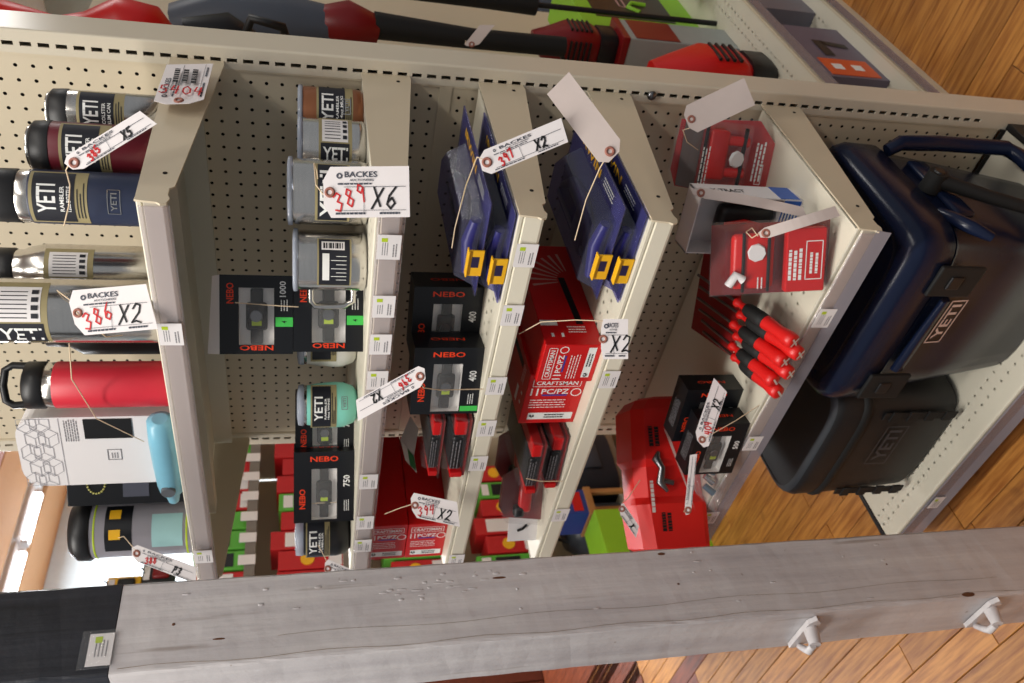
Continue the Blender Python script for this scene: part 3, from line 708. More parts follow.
def wine(label, x, y, body, turned):
    t = thing('stemless_tumbler', label, 'tumbler', (x, y, -21.3), 0, GM)
    B().lathe([(.2, 0), (1.0, .02), (1.35, .3), (1.62, 1.0), (1.66, 1.7), (1.55, 2.9), (1.42, 3.6)]).build('body', body, t)
    B().lathe([(1.42, 3.55), (1.45, 3.6), (1.4, 3.9)], cap=False).build('steel_rim', STEEL, t)
    B().lathe([(1.46, 3.75), (1.5, 3.85), (1.45, 4.15), (.9, 4.25), (.01, 4.25)]).build('clear_lid', clear('mug_lid_film'), t)
    label_band(t, 1.66, 1.5, 3.3, ['YETI', 'RAMBLER', '10oz WINE'], turn=turned)
    badge(t, 1.64, .95, PHI+.3, .9, .4, INKG)
wine('white stemless tumbler behind the seafoam one', -17.2, -8.6, CREAMW, .5)
wine('seafoam green stemless tumbler under stacked black boxes', -20.0, -12.0, MINT, .1)
t = thing('stemless_tumbler', 'black tumbler with big white lettering at the far end of the second shelf', 'tumbler', (-34.6, -13.2, -21.3), 0, GM)
B().lathe([(.2, 0), (1.3, .02), (1.7, .35), (1.9, 1.2), (1.85, 2.6), (1.7, 3.8)]).build('body', BLACKP, t)
B().lathe([(1.7, 3.75), (1.76, 3.85), (1.7, 4.4), (.01, 4.5)]).build('clear_lid', clear('mug_lid_film'), t)
label_band(t, 1.9, 1.7, 3.6, ['YETI', 'RAMBLER', 'TUMBLER'])

# ================================================================== headlamp cartons
def lampbox(label, x, y, z, rz, w_, h, d, num, style, group='black headlamp cartons', tear=False, wedge=True):
    t = thing('headlamp_carton', label, 'box', (x, y, z), rz, group)
    f = -d/2
    b = B(); ww, wh = w_*.72, h*.48
    wx, wz = (-.02*w_, h*.50) if style == 'A' else (-.10*w_, h*.5)
    if style == 'B': ww, wh = w_*.72, h*.42
    # carton with a real window opening
    X0, X1, Z0, Z1 = wx-ww/2, wx+ww/2, wz-wh/2, wz+wh/2
    for (a0, a1, c0, c1) in ((-w_/2, w_/2, 0, Z0), (-w_/2, w_/2, Z1, h), (-w_/2, X0, Z0, Z1), (X1, w_/2, Z0, Z1)):
        b.quad((a0, f, c0), (a1, f, c0), (a1, f, c1), (a0, f, c1))
    b.quad((-w_/2, -f, 0), (-w_/2, -f, h), (w_/2, -f, h), (w_/2, -f, 0))
    b.quad((-w_/2, f, 0), (-w_/2, f, h), (-w_/2, -f, h), (-w_/2, -f, 0)); b.quad((w_/2, f, 0), (w_/2, -f, 0), (w_/2, -f, h), (w_/2, f, h))
    b.quad((-w_/2, f, h), (w_/2, f, h), (w_/2, -f, h), (-w_/2, -f, h)); b.quad((-w_/2, f, 0), (-w_/2, -f, 0), (w_/2, -f, 0), (w_/2, f, 0))
    b.build('carton', BLACKB, t)
    B().quad((X0, f+.6, Z0), (X1, f+.6, Z0), (X1, f+.6, Z1), (X0, f+.6, Z1)).quad((X0, f, Z0), (X0, f+.6, Z0), (X0, f+.6, Z1), (X0, f, Z1)).quad((X1, f, Z0), (X1, f, Z1), (X1, f+.6, Z1), (X1, f+.6, Z0)).quad((X0, f, Z1), (X0, f+.6, Z1), (X1, f+.6, Z1), (X1, f, Z1)).quad((X0, f, Z0), (X1, f, Z0), (X1, f+.6, Z0), (X0, f+.6, Z0)).build('inner_tray', mat('grey_tray', (228, 224, 220), .5), t)
    hl = B(); cx = wx; hl.box(cx, f+.42, wz, ww*.98, .25, wh*.36, .08); hl.box(cx, f+.34, wz, ww*.5, .4, wh*.62, .2)
    hl.build('headlamp', RUBBER, t)
    e = B(); e.cyl((cx, f+.2, wz+.02), (cx, f+.08, wz+.02), wh*.2, wh*.17, 14); e.build('lens', STEELD, t)
    B().box(cx-.45, f+.14, wz, .3, .05, wh*.28).build('light_bar', LIME, t)
    # window film over the opening
    B().quad((X0, f+.01, Z0), (X1, f+.01, Z0), (X1, f+.01, Z1), (X0, f+.01, Z1)).build('window_film', clear('carton_film', (255, 255, 255), .93, .05), t)
    p = B(); g = .012
    if style == 'A':
        p.text('NEBO', (w_*.27, f, h*.86), X3, Z3, w_*.26, h*.10, g); p.text('NEBO', (-w_*.42, f, h*.5), Z3, -X3, h*.46, w_*.065, g)
        q = B(); q.text(num, (w_*.33, f, h*.14), X3, Z3, w_*.2, h*.09, g); q.lines((-.0*w_+w_*.14, f, h*.12), X3, Z3, w_*.18, h*.12, 3, off=g)
        B().rect((-w_*.09, f, h*.12), X3, Z3, w_*.12, h*.24, .016).build('green_sticker', GREEN, t)
        B().text('4', (-w_*.09, f, h*.12), X3, Z3, w_*.03, h*.07, .02).build('sticker_mark', INK, t)
    else:
        p.text('NEBO', (w_*.40, f, h*.5), -Z3, X3, h*.46, w_*.075, g); p.text('NEBO', (-w_*.16, f, h*.86), X3, Z3, w_*.28, h*.10, g)
        q = B(); q.text(num, (w_*.08, f, h*.13), X3, Z3, w_*.16, h*.11, g); q.lines((-w_*.25, f, h*.13), X3, Z3, w_*.2, h*.1, 3, off=g)
        if num == '400': B().rect((-w_*.42, f, h*.14), X3, Z3, w_*.08, h*.26, .016).build('green_sticker', GREEN, t)
    p.build('lettering', ORANGE, t, label='orange maker lettering'); q.build('small_lettering', WHITEI, t)
    # printing on the side facing the aisle end and on top
    s = B(); s.text('NEBO', (w_/2, 0, h*.5), Z3, -Y3, h*.5, d*.16, .012); s.build('side_lettering', ORANGE, t)
    s = B(); s.lines((0, 0, h), X3, Y3, w_*.6, d*.5, 5, off=.012); s.build('top_print', INKG, t)
    if tear:
        B().quad((-w_/2, f+.02, h), (w_/2, f+.02, h), (w_/2-.1, f+.25, h+.45), (-w_/2+.0, f+.4, h+.75)).build('open_flap', WHITEC, t)
    return t
lampbox('black headlamp carton numbered 1000 on top of its twin, flap open', -11.6, -11.6, -16.85, 40, 5.0, 4.45, 2.4, '1000', 'A', tear=True)
lampbox('black headlamp carton numbered 1000, lower of the stacked pair beside the handled mug', -11.5, -11.5, -21.3, 40, 5.0, 4.42, 2.4, '1000', 'A')
lampbox('black headlamp carton behind the 750 one on the second shelf', -24.6, -9.8, -21.3, 34, 5.0, 4.4, 2.4, '750', 'B')
lampbox('black headlamp carton numbered 750 held by a string, beside the black tumbler', -27.6, -13.2, -21.3, 34, 5.6, 4.5, 2.4, '750', 'B')
lampbox('black headlamp carton numbered 400 with green sticker at the lip of the third shelf', -14.8, -13.9, -29.3, 14, 5.3, 4.7, 2.3, '400', 'B')
lampbox('black headlamp carton numbered 400 set back behind its twin', -12.0, -11.0, -29.3, 14, 5.3, 4.7, 2.3, '400', 'B')

# ================================================================== hand clamp packs (shelf 3 and 4)
def clamp_pack(label, x, y, z, rz, w_=7.0, d=12.5, h=1.15, group='purple blister packs of hand clamps'):
    """blister pack lying on its back: card in a clear tray with a domed bubble over the clamp"""
    t = thing('clamp_pack', label, 'package', (x, y, z), rz, group)
    # local: x to the pack's right, y away from the aisle
    B().box(0, 0, .09, w_, d, .06, .03).build('card', IRB, t)
    s = B(); s.box(0, 0, .12, w_+.25, d+.25, .12, .05)
    s.build('clear_flange', CLEARV, t)
    # bubble
    bub = B(); ring = lambda k, zz: [(-w_*.46+k, -d*.46+k, zz), (w_*.30-k, -d*.46+k, zz), (w_*.30-k, d*.30-k, zz), (w_*.0, d*.44-k, zz), (-w_*.46+k, d*.44-k, zz)]
    bub.loft([ring(0, .18), ring(.25, h*.75), ring(.45, h+.25)], True, False); bub.build('clear_bubble', CLEARV, t)
    g = B(); g.tube([(-w_*.36, -d*.38, .55), (-w_*.1, -d*.30, .7), (w_*.05, -d*.05, .7), (w_*.0, d*.2, .6), (-w_*.2, d*.36, .5)], [.35, .5, .55, .45, .3], 8)
    g.box(-w_*.25, -d*.1, .55, w_*.3, d*.22, .6, .18); g.build('clamp_body', IRD, t)
    B().box(-w_*.30, d*.04, .75, .35, d*.72, .14, .02).build('steel_bar', STEELD, t)
    hnd = B(); hnd.tube([(-w_*.34, -d*.42, .6), (0, -d*.40, .75), (w_*.24, -d*.42, .6)], [.4, .52, .35], 8); hnd.build('grip', IRB, t)
    p = B(); p.text('IRWIN', (w_*.40, d*.12, .19), -Y3, X3, d*.42, w_*.09, .02); p.build('lettering', YELLOW, t, label='yellow maker lettering')
    q = B(); q.lines((w_*.41, -d*.28, .19), -Y3, X3, d*.24, w_*.1, 3, off=.02); q.build('small_print', WHITEI, t)
    # yellow label folded over the front edge
    B().box(-w_*.12, -d/2-.17, .48, 1.9, .12, .95, .04).box(-w_*.12, -d/2-.1, .95, 1.9, .5, .1, .03).build('yellow_label', YELLOW, t)
    m = B(); m.rect((-w_*.12+.1, -d/2-.24, .5), X3, Z3, .8, .45); m.build('label_mark', IRD, t)
    return t
clamp_pack('purple clamp blister pack lying on top of another on the third shelf', -3.3, -9.6, -27.85, 0, 6.6, 11.0)
clamp_pack('purple clamp blister pack lying flat on the third shelf beneath its twin', -3.6, -9.8, -29.25, 0, 6.4, 11.4)
clamp_pack('purple clamp blister pack on top, under the blank manila tag', -3.4, -9.3, -35.9, 0, 6.9, 11.4)
clamp_pack('purple clamp blister pack lying flat on the fourth shelf, lower of the pair', -3.5, -9.6, -37.25, 0, 6.6, 11.4)

# ================================================================== red socket cartons
def redbox(label, x, y, z, rz, w_, h, d, side_up, group='red socket set cartons', wr=True):
    """side_up False: the end panel reads upright; True: carton lies on its side and the panel reads downwards"""
    t = thing('socket_set_carton', label, 'box', (x, y, z), rz, group)
    B().box(0, 0, h/2, w_, d, h, .05, seg=1).build('carton', RED, t)
    f = -d/2-.012
    if not side_up: rd, ud, W_, H_ = X3, Z3, w_, h
    else: rd, ud, W_, H_ = -Z3, X3, h, w_
    c = Vector((0, f, h/2))
    p = B(); p.outline(c+ud*H_*.34, rd, ud, W_*.84, H_*.15, .05); p.text('CRAFTSMAN', c+ud*H_*.34, rd, ud, W_*.72, H_*.08, .004)
    p.text('11', c+ud*H_*.16-rd*W_*.36, rd, ud, W_*.13, H_*.14); p.text('PC/PZ', c+ud*H_*.17+rd*W_*.0, rd, ud, W_*.48, H_*.10)
    p.lines(c-ud*H_*.08, rd, ud, W_*.8, H_*.2, 4, th=.3)
    p.rect(c-ud*H_*.34+rd*W_*.03, rd, ud, W_*.8, H_*.14, .0)
    p.build('white_print', WHITEI, t)
    q = B(); q.lines(c-ud*H_*.34+rd*W_*.15, rd, ud, W_*.45, H_*.1, 2, th=.5, off=.01)
    q.tube([c-ud*H_*.34-rd*W_*.30+rd.cross(ud)*.01+rd*a*.16+ud*b2*.16 for a, b2 in ((-.5, .9), (-.9, .1), (0, -.6), (.9, .1), (.5, .9))], .05, 5)
    q.build('wrench_mark', INK, t)
    B().rect(c+ud*H_*.095+rd*W_*.0, rd, ud, W_*.44, H_*.03, .006).build('blue_bar', mat('blue_print', (40, 60, 150), .5), t)
    n = B(); 
    for k in range(14):
        a0 = 2*PI*k/14; a1 = 2*PI*(k+1)/14; cc = c+ud*H_*.15+rd*W_*.37
        P = lambda a, r_: cc+rd*r_*math.cos(a)*H_*.08+ud*r_*math.sin(a)*H_*.08
        n.add([P(a0, .8), P(a1, .8), P(a1, 1), P(a0, 1)], [(0, 1, 2, 3)])
    n.build('round_mark', WHITEI, t)
    if wr:
        # side panel (towards the aisle end) or top panel: picture of a fan of sockets and a black ratchet
        if not side_up: o = Vector((w_/2+.012, 0, h*.62)); e1, e2, L, H2 = Y3, Z3, d, h
        else: o = Vector((0, 0, h+.012)); e1, e2, L, H2 = Y3, -X3, d, w_
        s = B()
        for k in range(8):
            a = math.radians(100-k*13); base = o+e1*L*.12-e2*H2*.45; tip = base+e1*L*.24*math.cos(a)*1.2+e2*H2*.75*abs(math.sin(a))
            dv = (tip-base).normalized(); nn = dv.cross(e1.cross(e2)).normalized()*.07
            b0 = base+(tip-base)*.35; s.add([b0-nn*.6, b0+nn*.6, tip+nn*1.6, tip-nn*1.6], [(0, 1, 2, 3)])
        s.build('socket_picture', mat('pale_pink_print', (206, 150, 140), .4), t)
        s = B(); s.rect(o-e2*H2*.3-e1*L*.08, (e1*1.0+e2*.05), e2, L*.46, H2*.12, .006); s.build('ratchet_picture', BLACKB, t)
        s = B(); s.text('11', o-e1*L*.41+e2*H2*.12, e2, -e1, H2*.22, L*.035, .006); s.lines(o-e1*L*.36-e2*H2*.2, e2, -e1, H2*.4, L*.07, 3, off=.006)
        s.rect(o-e1*L*.30+e2*H2*.22, e2, -e1, H2*.3, L*.05, .006); s.build('side_print', WHITEI, t)
    return t
redbox('red socket carton standing upright on another, its side printed with fanned sockets', -12.8, -9.6, -37.3, 0, 3.6, 4.1, 11.0, False)
redbox('red socket carton lying on its side below the upright one', -17.2, -9.6, -37.3, 0, 5.2, 4.3, 9.6, True)
redbox('red socket carton, upper of two at the far end of the third shelf', -35.0, -9.5, -25.95, 0, 5.0, 3.3, 9.5, True)
redbox('red socket carton, lower of two at the far end of the third shelf', -35.0, -9.5, -29.3, 0, 5.0, 3.3, 9.5, True)

# clear packs with black and red tools
def blade_pack(label, x, y, z, rz, w_, d, h, group, tilt=0, red=.4):
    t = thing('tool_blister_pack', label, 'package', (x, y, z), rz, group)
    M = Matrix.Rotation(math.radians(tilt), 4, 'Y')
    B().box(0, 0, h*.10, w_*.94, d*.94, h*.1, .02, M).build('card', REDD, t)
    B().box(-w_*.12, -d*.08, h*.45, w_*.55, d*.74, h*.52, .2, M).build('tool', BLACKP, t)
    B().box(w_*.30, -d*.08, h*.42, w_*.22, d*.74, h*.5, .1, M).build('red_insert', RED, t)
    B().box(-w_*.44, -d*.30, h*.42, w_*.08, d*.36, h*.5, .04, M).build('red_insert', RED, t)
    s = B(); s.box(0, 0, h*.12, w_, d, h*.06, .02, M)
    r0 = [(-w_*.47, -d*.46, h*.15), (w_*.47, -d*.46, h*.15), (w_*.47, d*.40, h*.15), (-w_*.47, d*.40, h*.15)]
    r1 = [(-w_*.43, -d*.40, h), (w_*.43, -d*.40, h), (w_*.43, d*.34, h), (-w_*.43, d*.34, h)]
    s.loft([r0, r1], True, False, M); s.build('clear_shell', CLEAR, t)
    q = B(); q.lines((-w_*.05, -d*.465, h*.55), X3, Z3, w_*.6, h*.4, 3, off=.01); q.build('fine_print', INKG, t)
    return t
gb = 'clear blister packs of black and red tools'
blade_pack('clear pack with black tool and red insert, below the upright socket carton', -24.2, -10.6, -37.25, 8, 5.6, 10, 1.7, gb)
blade_pack('clear pack with black tool and red insert, stacked above another on shelf four', -24.4, -11.0, -35.5, 8, 5.4, 10, 1.6, gb)
blade_pack('clear pack with black tool on the third shelf beside the 400 cartons', -21.2, -11.2, -29.25, 6, 6.0, 10, 1.8, gb)
t = blade_pack('dark clear pack leaning on its twin on the third shelf', -21.6, -11.0, -27.4, 6, 5.8, 9.5, 1.3, gb)
# wrapper corners, green and white
t = thing('foil_packet', 'crumpled green and white packet wedged between blister packs on the third shelf', 'packet', (-24.6, -12.2, -26.1), 20)
b = B(); b.add([(-2, -1, 0), (0, -1.6, .4), (2, -1, .1), (-2, 1, .7), (0, .8, 1.2), (2, 1, .5)], [(0, 1, 4, 3), (1, 2, 5, 4)]); b.build('wrapper', WHITEC, t)
b = B(); b.add([(-1.8, -1.05, .03), (0, -1.65, .45), (0, -.6, .8), (-1.8, -.2, .45)], [(0, 1, 2, 3)]); b.build('green_print', mat('green_print', (30, 120, 70), .4), t)
# knife packs on shelf 4
def knife_pack(label, x, y, z, rz):
    t = thing('utility_knife_pack', label, 'package', (x, y, z), rz, 'red tool packs at the end of shelf four')
    p = [(-2.6, 0), (-2.2, 3.2), (-1.2, 3.8), (1.6, 3.6), (2.6, 2.0), (2.4, 0)]
    B().prism(p, .12, 'y', 0).build('card', REDD, t)
    B().box(.2, -.5, 1.7, 3.4, .8, 1.1, .3).build('knife_body', RED, t); B().box(-1.4, -.5, 2.2, 1.0, .9, .9, .25).build('knife_grip', BLACKP, t)
    B().prism([(a*1.03, c*1.03) for a, c in p], .9, 'y', -.95).build('clear_shell', CLEAR, t); return t
knife_pack('red clamshell tool pack at the far end of the fourth shelf', -30.2, -13.2, -37.3, 28)
knife_pack('dark red clamshell pack behind another near the far end of shelf four', -28.9, -10.0, -37.3, 28)
t = thing('folded_leaflet', 'white folded leaflet with a black clip beside the red tool packs', 'leaflet', (-33.8, -14.2, -37.3), 30)
b = B(); b.box(0, 0, 1.3, 2.6, .05, 2.6).box(1.3, .5, 1.3, .05, 1.0, 2.6); b.build('paper', WHITEC, t)
B().tube([(-.3, -.08, 1.8), (-.1, -.2, 1.4), (.2, -.08, 1.0)], .12, 6).build('black_clip', BLACKP, t)

# ================================================================== shelf 5
lampbox('black headlamp carton numbered 500 at the lip of the lowest shelf', -21.6, -15.2, -51.3, 10, 5.2, 4.2, 2.0, '500', 'B')
lampbox('black headlamp carton numbered 500 standing behind, under the 404 tag', -20.4, -12.7, -51.3, 10, 5.2, 4.8, 2.0, '500', 'B')
# poly bag with steel fittings
t = thing('parts_bag', 'clear plastic bag of steel fittings slumped over the shelf lip beside the red case', 'bag', (-25.6, -15.2, -51.3), 20)
b = B(); rg = random.Random(4); n = 9; rings = []
for k in range(n):
    u = k/(n-1); rings.append([((u-.5)*6.4+rg.uniform(-.25, .25), -1.7+3.4*q/9+rg.uniform(-.15, .15), .1+2.1*math.sin(PI*u)**.6*math.sin(PI*q/9)+rg.uniform(0, .5)) for q in range(10)])
vs = [p for r_ in rings for p in r_]; b.add(vs, [(k*10+q, k*10+q+1, (k+1)*10+q+1, (k+1)*10+q) for k in range(n-1) for q in range(9)], False); b.build('film', BAG, t)
for i in range(5):
    B().cyl((-1.8+i*.8, -.6+.4*(i % 3), .35), (-1.3+i*.8, -.1+.3*(i % 2), 1.1), .32, .28, 8).build('steel_fitting', STEEL if i % 2 else mat('blue_grey_fitting', (90, 120, 140), .4, .5), t)
# red case
t = thing('tool_case', 'glossy red moulded tool case set back at the far end of the lowest shelf', 'case', (-30.1, -12.0, -51.3), 57)
L, W_, H = 13.6, 5.6, 6.2
def case_ring(x, k, wv=1.0, hv=1.0):
    w2 = W_/2*wv; h2 = H*hv; c = 1.0
    return [(x, -w2, .1+k), (x, w2, .1+k), (x, w2+.1, .5+k), (x, w2, h2-c), (x, w2-c, h2), (x, -w2+c*.9, h2), (x, -w2, h2-c*.9), (x, -w2-.1, .5+k)]
b = B(); b.loft([case_ring(-L/2, .1, .80, .80), case_ring(-L/2+.5, 0, .97, .94), case_ring(-2.6, 0), case_ring(-2.0, 0, .80, .97), case_ring(.6, 0, .80, .97), case_ring(1.2, 0), case_ring(L/2-1.2, 0, .98, .96), case_ring(L/2-.3, .1, .80, .84), case_ring(L/2, .3, .6, .7)], True, False)
b.build('shell', REDCASE, t)
fy2 = -W_/2-.06; FD = Vector((1, 0, 0)); FU = Vector((0, -.12, 1))
e = B(); e.tube([(-1.6, fy2, 3.6), (-.8, fy2, 4.2), (.4, fy2, 3.9), (1.2, fy2, 4.4), (1.8, fy2, 4.1)], [.15, .38, .3, .4, .15], 8); e.tube([(-.6, fy2, 4.2), (-.9, fy2, 3.0)], .24, 6); e.build('tool_picture', STEELD, t)
e = B(); e.lines((3.4, fy2-.02, 4.4), FD, FU, 2.2, 1.2, 2, th=.7); e.build('dark_print', INK, t)
e = B(); e.lines((-3.9, fy2-.02, 3.9), FD, FU, 2.0, 1.1, 2, th=.7); e.build('dark_print', INK, t)
e = B(); e.lines((-1.6, fy2-.02, 5.0), FD, FU, 3.4, .4, 1, th=.8); e.build('white_print', WHITEI, t)
B().add([(3.8, fy2-.03, 3.4), (-3.4, fy2-.03, 1.2), (.6, fy2-.03, 2.2), (3.4, fy2-.03, 3.0)], [(0, 1, 2, 3)]).build('leaflet_panel', mat('pale_pink_label', (222, 186, 180), .5), t)

# level pack standing at the back
t = thing('tool_clamshell', 'red clamshell tool pack standing against the back of the lowest shelf', 'package', (-2.6, -4.2, -51.3), 20, 'red clamshell tool packs')
TL = Matrix.Rotation(math.radians(-12), 4, 'X')
out = [(-2.9, .9), (-2.4, 6.9), (-1.2, 7.4), (2.5, 7.2), (2.9, 1.4), (1.4, 0), (-1.8, .0)]
B().prism(out, .1, 'y', 0, TL).build('backing_card', RED, t)
B().prism([(a*1.05, c*1.03) for a, c in out], .08, 'y', -.12, TL).build('clear_flange', CLEAR, t)
B().add([(-2.5, -.14, 5.5), (2.6, -.14, 5.5), (2.6, -.14, 6.9), (-2.3, -.14, 6.9)], [(0, 1, 2, 3)], False, TL).build('grey_field', mat('grey_card_field', (118, 108, 106), .5), t)
b = B(); b.box(.3, -.75, 4.4, 3.6, .9, 1.5, .25, TL); b.box(-.9, -.7, 3.2, .7, .8, 2.2, .2, TL); b.box(1.4, -.7, 3.2, .7, .8, 2.2, .2, TL); b.build('red_level_body', REDP, t)
b = B(); b.cyl((.3, -1.2, 3.6), (.3, -1.45, 3.55), .62, .55, 8); b.build('hex_nut', WHITEC, t)
b = B(); b.box(.3, -1.0, 2.55, 4.2, .3, .25, .05, TL); b.box(.3, -1.0, 5.4, 4.2, .3, .22, .05, TL); b.build('black_strap', BLACKP, t)
b = B(); b.loft([[(-2.5, -.15, 1.9), (2.6, -.15, 1.9), (2.6, -.15, 6.2), (-2.3, -.15, 6.2)], [(-2.2, -1.5, 2.2), (2.2, -1.5, 2.2), (2.2, -1.4, 5.8), (-1.9, -1.4, 5.8)]], True, False, TL); b.build('clear_bubble', CLEAR, t)
p = B(); p.lines((0, -1.62, 6.2), X3, Z3, 3.8, .7, 3, th=.4); p.lines((.4, -.35, 1.25), X3, Z3, 3.6, .9, 3, th=.5)
p.build('white_print', WHITEI, t)
B().outline((-.9, -.3, 1.0), X3, Z3, 1.5, .5, .05).build('logo_frame', WHITEI, t)

# white and blue box with black tool
t = thing('tool_box_carton', 'white and blue carton with a black tool in its open front, between the red clamshells', 'box', (-4.6, -9.0, -51.3), 10)
b = B(); b.box(0, 1.0, 3.9, 4.4, .1, 7.8); b.box(-2.15, 0, 3.9, .1, 2.0, 7.8); b.box(2.15, 0, 3.9, .1, 2.0, 7.8); b.box(0, 0, 7.75, 4.4, 2.0, .1); b.box(0, -.4, .7, 4.4, 1.3, 1.4)
b.build('carton', WHITEC, t)
b = B(); b.box(0, -1.08, .8, 4.2, .05, 1.3); b.box(2.2, .0, 1.0, .06, 2.0, 1.5); b.build('blue_panel', mat('blue_card', (30, 84, 170), .4), t)
b = B(); 
for i in range(5): b.box(0, -1.12, .35+i*.24, 3.2, .04, .1)
b.build('white_stripes', WHITEI, t)['kind'] = 'stuff'
b = B(); b.box(.1, -.2, 3.7, 2.4, 1.3, 4.2, .5); b.build('tool', BLACKP, t); b = B(); b.tube([(.1, -.9, 5.4), (.4, -.95, 4.0), (.1, -.9, 2.4)], .14, 6); b.build('red_stripe', RED, t)
p = B(); p.text('X-TRACT', (2.22, 0, 5.4), -Z3, Y3, 2.6, .5, .02); p.build('lettering', INK, t)

# screwdriver clamshell lying over the lip
t = thing('screwdriver_clamshell', 'clear clamshell of red and black screwdrivers lying towards the lip of the lowest shelf', 'package', (-8.4, -11.6, -51.3), 0, 'red clamshell tool packs')
def drv(i, tip, end, cap):
    tip = Vector(tip); end = Vector(end); d = (end-tip).normalized(); L = (end-tip).length
    g = thing_part = B(); g.cyl(tip, tip+d*L*.42, .11, .11, 8); sh = g.build('driver_shaft', STEELD, t)
    h = B(); M = Matrix.Translation(tip+d*L*.42) @ d.to_track_quat('Z', 'Y').to_matrix().to_4x4(); hl = L*.58
    h.lathe([(.12, -.02), (.34, .02), (.36, .25), (.24, .5), (.26, .8), (.46, 1.3), (.52, hl*.55), (.46, hl*.76), (.56, hl*.9), (.52, hl-.04), (.4, hl+.03), (.01, hl+.05)], n=12, M=M)
    ho = h.build('driver_handle', REDP, t)
    g2 = B(); g2.lathe([(.40, 1.05), (.50, 1.3), (.55, hl*.42), (.54, hl*.52), (.3, hl*.54)], n=12, M=M, cap=False)
    g2.build('grip_sleeve', RUBBER, ho)
    m = B(); q = M @ Vector((0, 0, hl+.05)); e1 = (M.to_3x3() @ Vector((1, 0, 0))).normalized(); e2 = (M.to_3x3() @ Vector((0, 1, 0))).normalized(); e1, e2 = (e1+e2).normalized(), (e2-e1).normalized()
    if cap == 'x': m.rect(q, e1, e2, .8, .15, .02); m.rect(q, e1, e2, .15, .8, .024)
    else: m.rect(q, e1, e2, .8, .15, .02)
    # same marks on the shoulder of the cap, as moulded
    m.build('tip_mark', WHITEI, ho)
ends = [((-2.0, 3.6, 4.6), (-.3, -5.6, 1.4)), ((-3.0, 3.4, 4.2), (-1.1, -6.0, .8)), ((-3.8, 3.0, 4.2), (-2.2, -5.6, 1.3)), ((-4.8, 2.8, 3.8), (-3.0, -6.0, .7)), ((-5.4, 2.2, 3.6), (-4.2, -5.6, 1.2)), ((-6.4, 2.0, 3.2), (-5.0, -6.0, .7))]
for i, (a, c) in enumerate(ends): drv(i, a, c, 'x' if i < 4 else '-')
# the upper half: two red snap tools on a red card
Mt = Matrix.Translation((4.6, -2.6, 3.9)) @ Matrix.Rotation(math.radians(24), 4, 'Z') @ Matrix.Rotation(math.radians(-14), 4, 'X') @ Matrix.Rotation(math.radians(-8), 4, 'Y') @ Matrix.Diagonal((.92, .80, .86, 1))
b = B(); b.box(-.2, .6, 0, 5.2, .12, 9.0, .03, Mt); b.build('backing_card', REDD, t)
b = B(); b.box(-.2, -.1, 1.5, 4.0, 1.1, 3.2, .35, Mt); b.build('red_tool_head', REDP, t)
b = B(); b.box(-.2, -.72, .4, 4.3, .25, .22, .05, Mt); b.box(-.2, -.72, 2.3, 4.3, .25, .22, .05, Mt); b.build('black_band', BLACKP, t)
b = B(); b.cyl(Mt @ Vector((.5, -.68, 1.3)), Mt @ Vector((.5, -.86, 1.3)), .62, .55, 8); b.build('hex_nut', WHITEC, t)
b = B(); b.tube([Mt @ Vector(p) for p in ((-1.8, -.8, 3.4), (-1.0, -.9, 2.9), (-1.4, -.9, 2.3))], .3, 8); b.build('white_key', WHITEC, t)
b = B(); b.box(-.2, -.35, -2.4, 4.6, .9, 3.0, .12, Mt); b.build('red_foot_card', RED, t)
p = B(); e1 = (Mt.to_3x3() @ X3); e3 = (Mt.to_3x3() @ Z3); p.lines(Mt @ Vector((-.2, -.82, -1.6)), e1, e3, 2.6, 1.0, 3, th=.6); p.outline(Mt @ Vector((-.2, -.82, -3.0)), e1, e3, 2.6, 1.1, .06); p.lines(Mt @ Vector((-.2, -.82, -3.0)), e1, e3, 1.8, .7, 2, th=.5); p.lines(Mt @ Vector((-1.6, -.7, 1.0)), e1, e3, 1.0, .5, 2); p.build('white_print', WHITEI, t)
b = B(); b.loft([[tuple(Mt @ Vector(q)) for q in ((-2.9, .5, -4.4), (2.6, .5, -4.4), (2.6, .5, 4.6), (-2.9, .5, 4.6))], [tuple(Mt @ Vector(q)) for q in ((-2.4, -1.0, -4.0), (2.2, -1.0, -4.0), (2.2, -1.0, 3.8), (-2.4, -1.0, 3.8))]], True, False)
b.build('clear_shell', CLEAR, t)
b = B(); b.add([(-7.9, 4.0, 3.0), (-.6, 4.9, 4.1), (.0, 1.0, 2.6), (-6.9, -.4, 1.4)], [(0, 1, 2, 3)]); b.build('dark_card', REDD, t)
t = thing('black_knob_tool', 'dark purple round knob peeping out under the screwdriver clamshell', 'tool', (-5.4, -10.8, -51.3), 0)
b = B(); b.lathe([(.2, 0), (1.0, .1), (1.1, .7), (.8, 1.1), (.01, 1.2)], n=14); b.build('knob', IRD, t); B().tube([(0, .5, .6), (1.2, 2.6, .7)], .3, 8).build('stem', IRB, t)

# ================================================================== coolers on the deck
def superell(w_, d, n=32, e=4.0, cx=0, cy=0, z=0):
    out = []
    for k in range(n):
        a = 2*PI*k/n; c, s_ = math.cos(a), math.sin(a)
        out.append((cx+w_/2*math.copysign(abs(c)**(2/e), c), cy+d/2*math.copysign(abs(s_)**(2/e), s_), z))
    return out
t = thing('hard_cooler', 'large glossy navy hard cooler with rubber latches on the bottom deck', 'cooler', (-9.6, -8.2, -74.2), 0)
b = B(); b.loft([superell(13.2, 10.2, e=5, z=.0), superell(13.8, 10.8, e=5, z=.25), superell(15.2, 12.6, e=6, z=8), superell(16.0, 13.4, e=7, z=13.0), superell(16.3, 13.7, e=7, z=13.3)]); b.build('body', NAVYC, t)
b = B(); b.loft([superell(15.8, 13.2, e=7, z=13.2), superell(15.8, 13.2, e=7, z=13.5)]); b.build('gasket_line', RUBBER, t)
